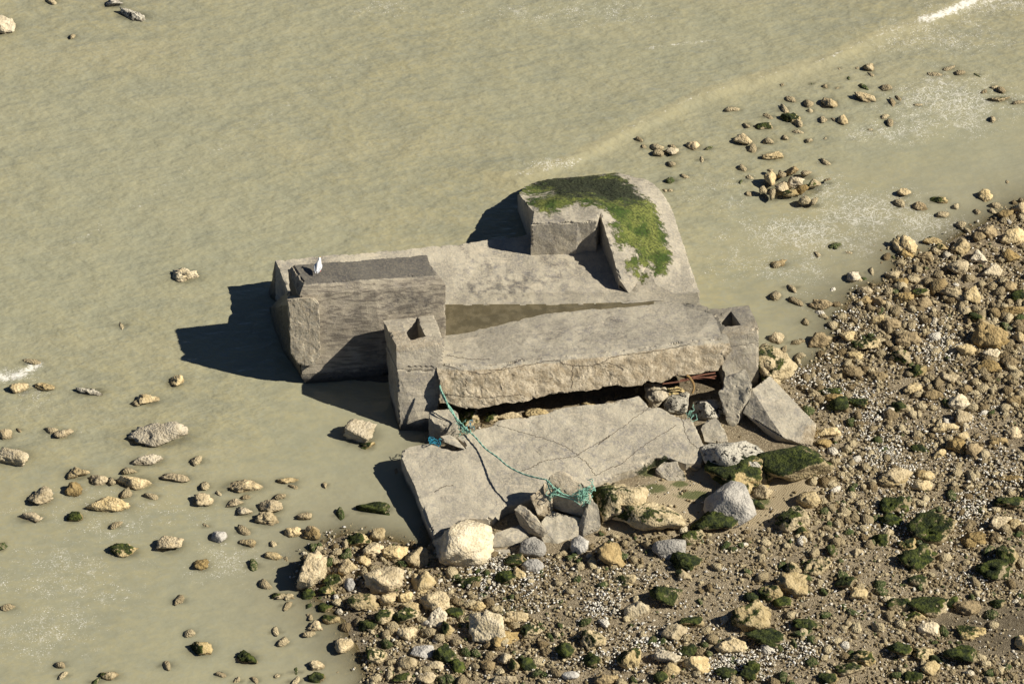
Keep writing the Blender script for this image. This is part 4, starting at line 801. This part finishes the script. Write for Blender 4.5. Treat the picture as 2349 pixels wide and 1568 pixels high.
CRF = [[(K2, 0, 1195, 1.2), (K2, 130, 1180, 1.2), (K2, 370, 1138, 1.2), (K2, 430, 1160, 1.2), (K2, 560, 1168, 1.2), (K2, 690, 1155, 1.2), (K2, 770, 1195, 1.2)], [(K2, 640, 1155, 1.2), (K2, 720, 1115, 1.2), (K2, 950, 1085, 1.2), (K2, 1150, 1045, 1.2)],
       [(K2, 475, 1170, 1.1), (K2, 470, 1300, .6)], [(K1, 1100, 1110, 1.1), (K1, 1230, 1130, 1.1), (K1, 1345, 1130, 1.1)], [(K1, 1060, 1160, 1.1), (K1, 1300, 1215, 1.1), (K1, 1450, 1165, 1.1), (K1, 1530, 1130, 1.1)], [(K1, 1080, 1330, .8), (K1, 1300, 1350, .8), (K1, 1530, 1330, .8)], [(K1, 1205, 1240, 1), (K1, 1215, 1310, .9), (K1, 1290, 1350, .8)]]
drape(CRF, front, 'crack', .008, front, mcr)

# ------------------------------------------------------------------ concrete rubble
def chunk(name, L, label, cat, L_=.07, amp=.02, at=None, mat=None, seed=0):
    Q = []
    for K, ps in L: Q += pts(K, ps)
    c = sum(Q, Vector())/len(Q); o = finish(hull_bm(Q), name, mat or CM, None, L_, amp, 3.5, seed or len(Q)+len(label), at or AT(), None, (c.x, c.y, min(q.z for q in Q)))
    tag(o, label, cat, 'broken concrete pieces round the bunker'); return o
chunk('concrete_chunk', [(K4, [(1145, 238, 1.25), (1005, 300, 1.05), (955, 410, .8), (985, 575, .3), (1025, 625, .1), (1190, 375, 1.05), (1165, 490, .6), (1050, 690, .0), (1120, 640, -.1), (1170, 560, 0), (1060, 330, .4)])], 'upright wedge of grey concrete standing between bunker and fallen block', 'concrete chunk', amp=.035, at=AT(dark=.32))
def plane3(K, ref, L):
    A_ = np.array([[a, b, 1] for a, b, c in ref], float); k = np.linalg.solve(A_, np.array([c for a, b, c in ref])); return [(a, b, float(k[0]*a+k[1]*b+k[2])) for a, b in L]
fbk = chunk('fallen_block', [(K4, plane3(K4, [(1320, 288, 1.0), (1655, 640, .42), (1415, 735, .38)], [(1320, 288), (1655, 640), (1650, 700), (1622, 802), (1475, 700), (1415, 735), (1190, 388), (1285, 345)])+[(1130, 560, .45), (1360, 772, .05), (1415, 765, .0), (1600, 808, -.02), (1240, 480, 0), (1500, 500, 0), (1640, 700, 0)])],
      'large rectangular concrete block lying tilted on shingle at the right', 'concrete block', .06, .014, AT(broken=lambda co: polymask([K4(1560, 650), K4(1680, 600), K4(1680, 850), K4(1520, 780)], 12)(co)*.7))
chunk('concrete_fragment', [(K4, [(930, 588, .55), (870, 610, .5), (820, 660, .42), (850, 762, .25), (1022, 782, .25), (1000, 680, .45), (850, 770, .1), (1020, 790, .1), (880, 620, .1)])], 'small flat grey concrete piece against the right end of the fallen slab', 'concrete fragment', at=AT(dark=.2))
chunk('weedy_fragment', [(K4, [(500, 960, .35), (560, 905, .45), (650, 900, .45), (700, 985, .3), (740, 1105, .1), (600, 1065, .15), (490, 1000, .2), (560, 1060, .0), (720, 1110, 0), (640, 930, .0)])], 'pale concrete corner with black and green weed under the fallen slab', 'concrete fragment', amp=.035, at=AT(moss=.30, blackmoss=.8, broken=.3))
chunk('thin_slab', [(K3, [(1600-230, 960, .2), (1000, 1250, .12), (930, 1170, .3), (860, 1150, .28), (800, 1260, .15), (1040, 1245, .14), (850, 1290, 0), (1030, 1265, 0)])], 'thin pointed grey slab piece between chalk boulder and broken pillar', 'concrete fragment', amp=.01)
chunk('thin_slab', [(K3, [(745, 1335, .14), (830, 1285, .2), (975, 1265, .2), (990, 1300, .16), (900, 1360, .12), (800, 1365, .1), (760, 1350, 0), (980, 1320, 0), (850, 1300, 0)])], 'thin pale slab piece on shells, lower of the two thin pieces', 'concrete fragment', amp=.01, at=AT(broken=.25))
chunk('thin_slab', [(K3, [(1680, 1030, .2), (1800, 1010, .25), (1829, 1060, .2), (1800, 1110, .14), (1690, 1115, .12), (1690, 1060, 0), (1800, 1110, 0)])], 'small flat pale piece beside the right wall of the broken hollow pillar', 'concrete fragment', amp=.01, at=AT(broken=.3))
# round stump under the corner
su, sv = K3(455, 300)
bs = []
for k in range(14):
    a = 2*math.pi*k/14; c = P(su, sv-18, .72); bs.append(c+Vector((.42*math.cos(a), .34*math.sin(a), .0))); bs.append(c+Vector((.46*math.cos(a), .38*math.sin(a)-.05, -.85)))
o = finish(hull_bm(bs), 'concrete_stump', CM, None, .07, .03, 3, 31, AT(broken=.25, dark=.15), None, P(su, sv, 0)); tag(o, 'worn round concrete stump under the left corner of the front slab', 'concrete stump', 'broken concrete pieces round the bunker')
chunk('concrete_fragment', [(K3, [(430, 395, .78), (500, 382, .78), (570, 440, .7), (630, 500, .66), (560, 480, .72), (460, 440, .74), (450, 400, .6), (620, 500, .55), (540, 400, .6)])], 'narrow curved concrete chip lying beside the round stump', 'concrete fragment', amp=.01)
# broken hollow pillar
bp = empty('broken_hollow_pillar', P(*K3(1380, 1150), .1)); tag(bp, 'broken hollow concrete pillar piece with rope tangled in it, front of the fallen slab', 'broken pillar', 'broken concrete pieces round the bunker')
def bpart(name, L, at=None, amp=.02, L_=.07): return finish(hull_bm(pts(K3, L)), name, CM, bp, L_, amp, 4, len(L)+40, at or AT(broken=.2))
bpart('rear_wall', [(1250, 742, 1.30), (1335, 660, 1.48), (1400, 662, 1.42), (1590, 800, 1.15), (1600, 870, 1.0), (1480, 880, 1.0), (1450, 800, 1.12), (1300, 960, .45), (1580, 1045, .40), (1650, 1000, .4), (1360, 860, .4), (1500, 1000, 0), (1350, 950, 0)], AT(broken=.5))
bpart('left_wall', [(1250, 745, 1.28), (1300, 790, 1.15), (1130, 870, 1.0), (1180, 1000, .65), (1270, 1025, .5), (1310, 940, .6), (1230, 900, .4), (1200, 1050, .2), (1280, 1050, .2)], AT(broken=.75), .035)
bpart('right_wall', [(1590, 885, 1.02), (1655, 925, .92), (1680, 1095, .45), (1660, 1130, .3), (1540, 1180, .25), (1500, 1110, .35), (1590, 1040, .55), (1600, 950, .8), (1540, 1190, .05), (1680, 1120, .0), (1620, 1000, .0)], AT(broken=.12))
bpart('base', [(1210, 1075, .5), (1280, 972, .55), (1575, 1050, .45), (1500, 1112, .38), (1535, 1172, .2), (1370, 1268, .1), (1250, 1272, .05), (1215, 1200, .2), (1250, 1275, -.1), (1540, 1180, -.1), (1300, 1000, 0)], AT(dark=.15), .02)
bpart('front_wall', [(1005, 950, .85), (1060, 922, .9), (1110, 960, .8), (1210, 1070, .55), (1265, 1145, .38), (1230, 1200, .2), (1130, 1150, .2), (1060, 1100, .3), (1020, 1010, .6), (1150, 1000, .3), (1240, 1200, 0), (1100, 1120, .0)], AT(broken=.45), .035)

# ------------------------------------------------------------------ rope and net scraps
def rope_path(L, K=K3): return smooth_path([P(*K(a, b), z) for a, b, z in L], 8)
main = rope_path([(425, 0, 1.36), (437, 40, 1.30), (470, 105, 1.18), (500, 180, 1.04), (552, 250, .88), (620, 325, .80), (700, 400, .80), (780, 490, .82), (870, 555, .90), (960, 630, 1.0), (1080, 690, 1.14), (1200, 722, 1.28), (1262, 738, 1.36), (1320, 800, 1.28), (1400, 850, 1.12), (1500, 865, 1.14), (1540, 850, 1.2)])
bm = bmesh.new()
for ph in (0, 1):
    tube_bm([p+Vector((math.cos(i*1.1+ph*math.pi)*.012, 0, math.sin(i*1.1+ph*math.pi)*.012)) for i, p in enumerate(main)], .016, 6, bm)
tube_bm(rope_path([(425, 10, 1.34), (455, 100, 1.16), (520, 190, .98), (555, 270, .8), (600, 330, .76), (640, 350, .74)]), .022, 6, bm)
tube_bm(rope_path([(1262, 745, 1.33), (1290, 830, 1.15), (1350, 855, 1.08), (1440, 880, 1.05), (1500, 900, 1.05)]), .02, 6, bm)
me = bpy.data.meshes.new('rope'); bm.to_mesh(me); bm.free(); rope = link('rope', me, M['rope']); tag(rope, 'long green rope running from the bunker corner across the slab to the broken pillar', 'rope')
def tangle(cu, cv, z, ru, rv, n, r, seed, mat, name, parent=None, L=14):
    rg = random.Random(seed); bm = bmesh.new(); c = P(*K3(cu, cv), z)
    for k in range(n):
        a = c+Vector((rg.gauss(0, ru*.4), rg.gauss(0, rv*.4), rg.gauss(0, rv*.4))); q = [a]; d = Vector((rg.uniform(-1, 1), rg.uniform(-1, 1), rg.uniform(-1, 1)))
        for s in range(L):
            d = (d+Vector((rg.uniform(-1, 1), rg.uniform(-1, 1), rg.uniform(-1, 1)))*.9).normalized(); nx = q[-1]+d*.05; nx += (c-nx)*.10; q.append(nx)
        tube_bm(q, r, 4, bm)
    me = bpy.data.meshes.new(name); bm.to_mesh(me); bm.free(); return link(name, me, mat, parent)
tangle(1535, 865, 1.16, .20, .10, 30, .009, 1, M['rope'], 'frayed_knot', rope); tangle(1580, 800, 1.2, .08, .10, 8, .012, 2, M['rope'], 'frayed_knot', rope)
tangle(1310, 830, 1.15, .08, .08, 8, .010, 3, M['rope'], 'frayed_knot', rope)
tag(tangle(605, 345, .74, .08, .07, 9, .011, 5, M['rope'], 'net_scrap'), 'tuft of green net caught beside the rope at the slab edge', 'net scrap', 'scraps of net')
tag(tangle(385, 445, .74, .07, .05, 7, .011, 6, M['blue'], 'net_scrap'), 'blue and teal net scrap on the upper left edge of the fallen slab', 'net scrap', 'scraps of net')
tag(tangle(695, 322, .70, .04, .03, 3, .009, 7, M['blue'], 'net_scrap'), 'tiny blue net scrap behind the fallen slab edge', 'net scrap', 'scraps of net')
cu, cv = K4(760, 565); c_ = ((cu/SC-1150)/(700/1829), (cv/SC-1150)/(600/1568))
tag(tangle(c_[0], c_[1], .62, .04, .08, 4, .010, 8, M['rope'], 'net_scrap'), 'short teal net scrap at the right corner of the fallen slab', 'net scrap', 'scraps of net')

# ------------------------------------------------------------------ the gull
gp = P(731, 622, 2.80); gull = empty('seagull', gp); tag(gull, 'white seagull standing on the dark top of the raised bunker block', 'seagull')
def skin(name, chain, rad, mat, parent, edges=None, sub=2):
    me = bpy.data.meshes.new(name); me.from_pydata([gp+Vector(c) for c in chain], edges or [(i, i+1) for i in range(len(chain)-1)], [])
    o = bpy.data.objects.new(name, me); C.objects.link(o); md = o.modifiers.new('s', 'SKIN'); md.use_smooth_shade = True
    for i, r_ in enumerate(rad): me.skin_vertices[0].data[i].radius = (r_, r_) if not isinstance(r_, tuple) else r_
    me.skin_vertices[0].data[0].use_root = True
    o.modifiers.new('u', 'SUBSURF').levels = sub; o.modifiers['u'].render_levels = sub
    dg = bpy.context.evaluated_depsgraph_get(); m2 = bpy.data.meshes.new_from_object(o.evaluated_get(dg)); bpy.data.objects.remove(o); m2.materials.clear()
    o2 = link(name, m2, mat, parent); return o2
fx, fy = .22, .975   # heading (away from the cliff, a little to the right)
def H(f, s, z): f *= .86; z *= .9; s *= .95; return (f*fx+s*fy, f*fy-s*fx, z)
skin('body', [H(-.24, 0, .16), H(-.12, 0, .20), H(0, 0, .245), H(.10, 0, .29), H(.145, 0, .35), H(.165, 0, .405), H(.205, 0, .41)], [(.02, .03), (.055, .06), (.085, .09), (.075, .08), (.042, .042), (.044, .046), (.022, .02)], M['white'], gull)
for s in (-1, 1):
    skin('wing', [H(.06, .065*s, .27), H(-.06, .085*s, .235), H(-.20, .055*s, .175), H(-.29, .02*s, .145)], [(.035, .02), (.05, .022), (.03, .014), (.01, .008)], M['wing'], gull)
    skin('leg', [H(-.02, .04*s, .18), H(-.015, .045*s, .09), H(-.02, .045*s, .012), H(.04, .055*s, .006)], [.014, .009, .009, .014], M['pink'], gull, sub=1)
skin('beak', [H(.20, 0, .408), H(.235, 0, .403), H(.262, 0, .395)], [.014, .011, .004], M['beak'], gull, sub=1)
for s in (-1, 1):
    bm = bmesh.new(); bmesh.ops.create_uvsphere(bm, u_segments=8, v_segments=6, radius=.006); bmesh.ops.translate(bm, verts=bm.verts[:], vec=gp+Vector(H(.185, .03*s, .42)))
    me = bpy.data.meshes.new('eye'); bm.to_mesh(me); bm.free(); link('eye', me, M['eye'], gull)
print('COUNTS')
print('OBJ', len(bpy.data.objects), 'rocks', len(R))
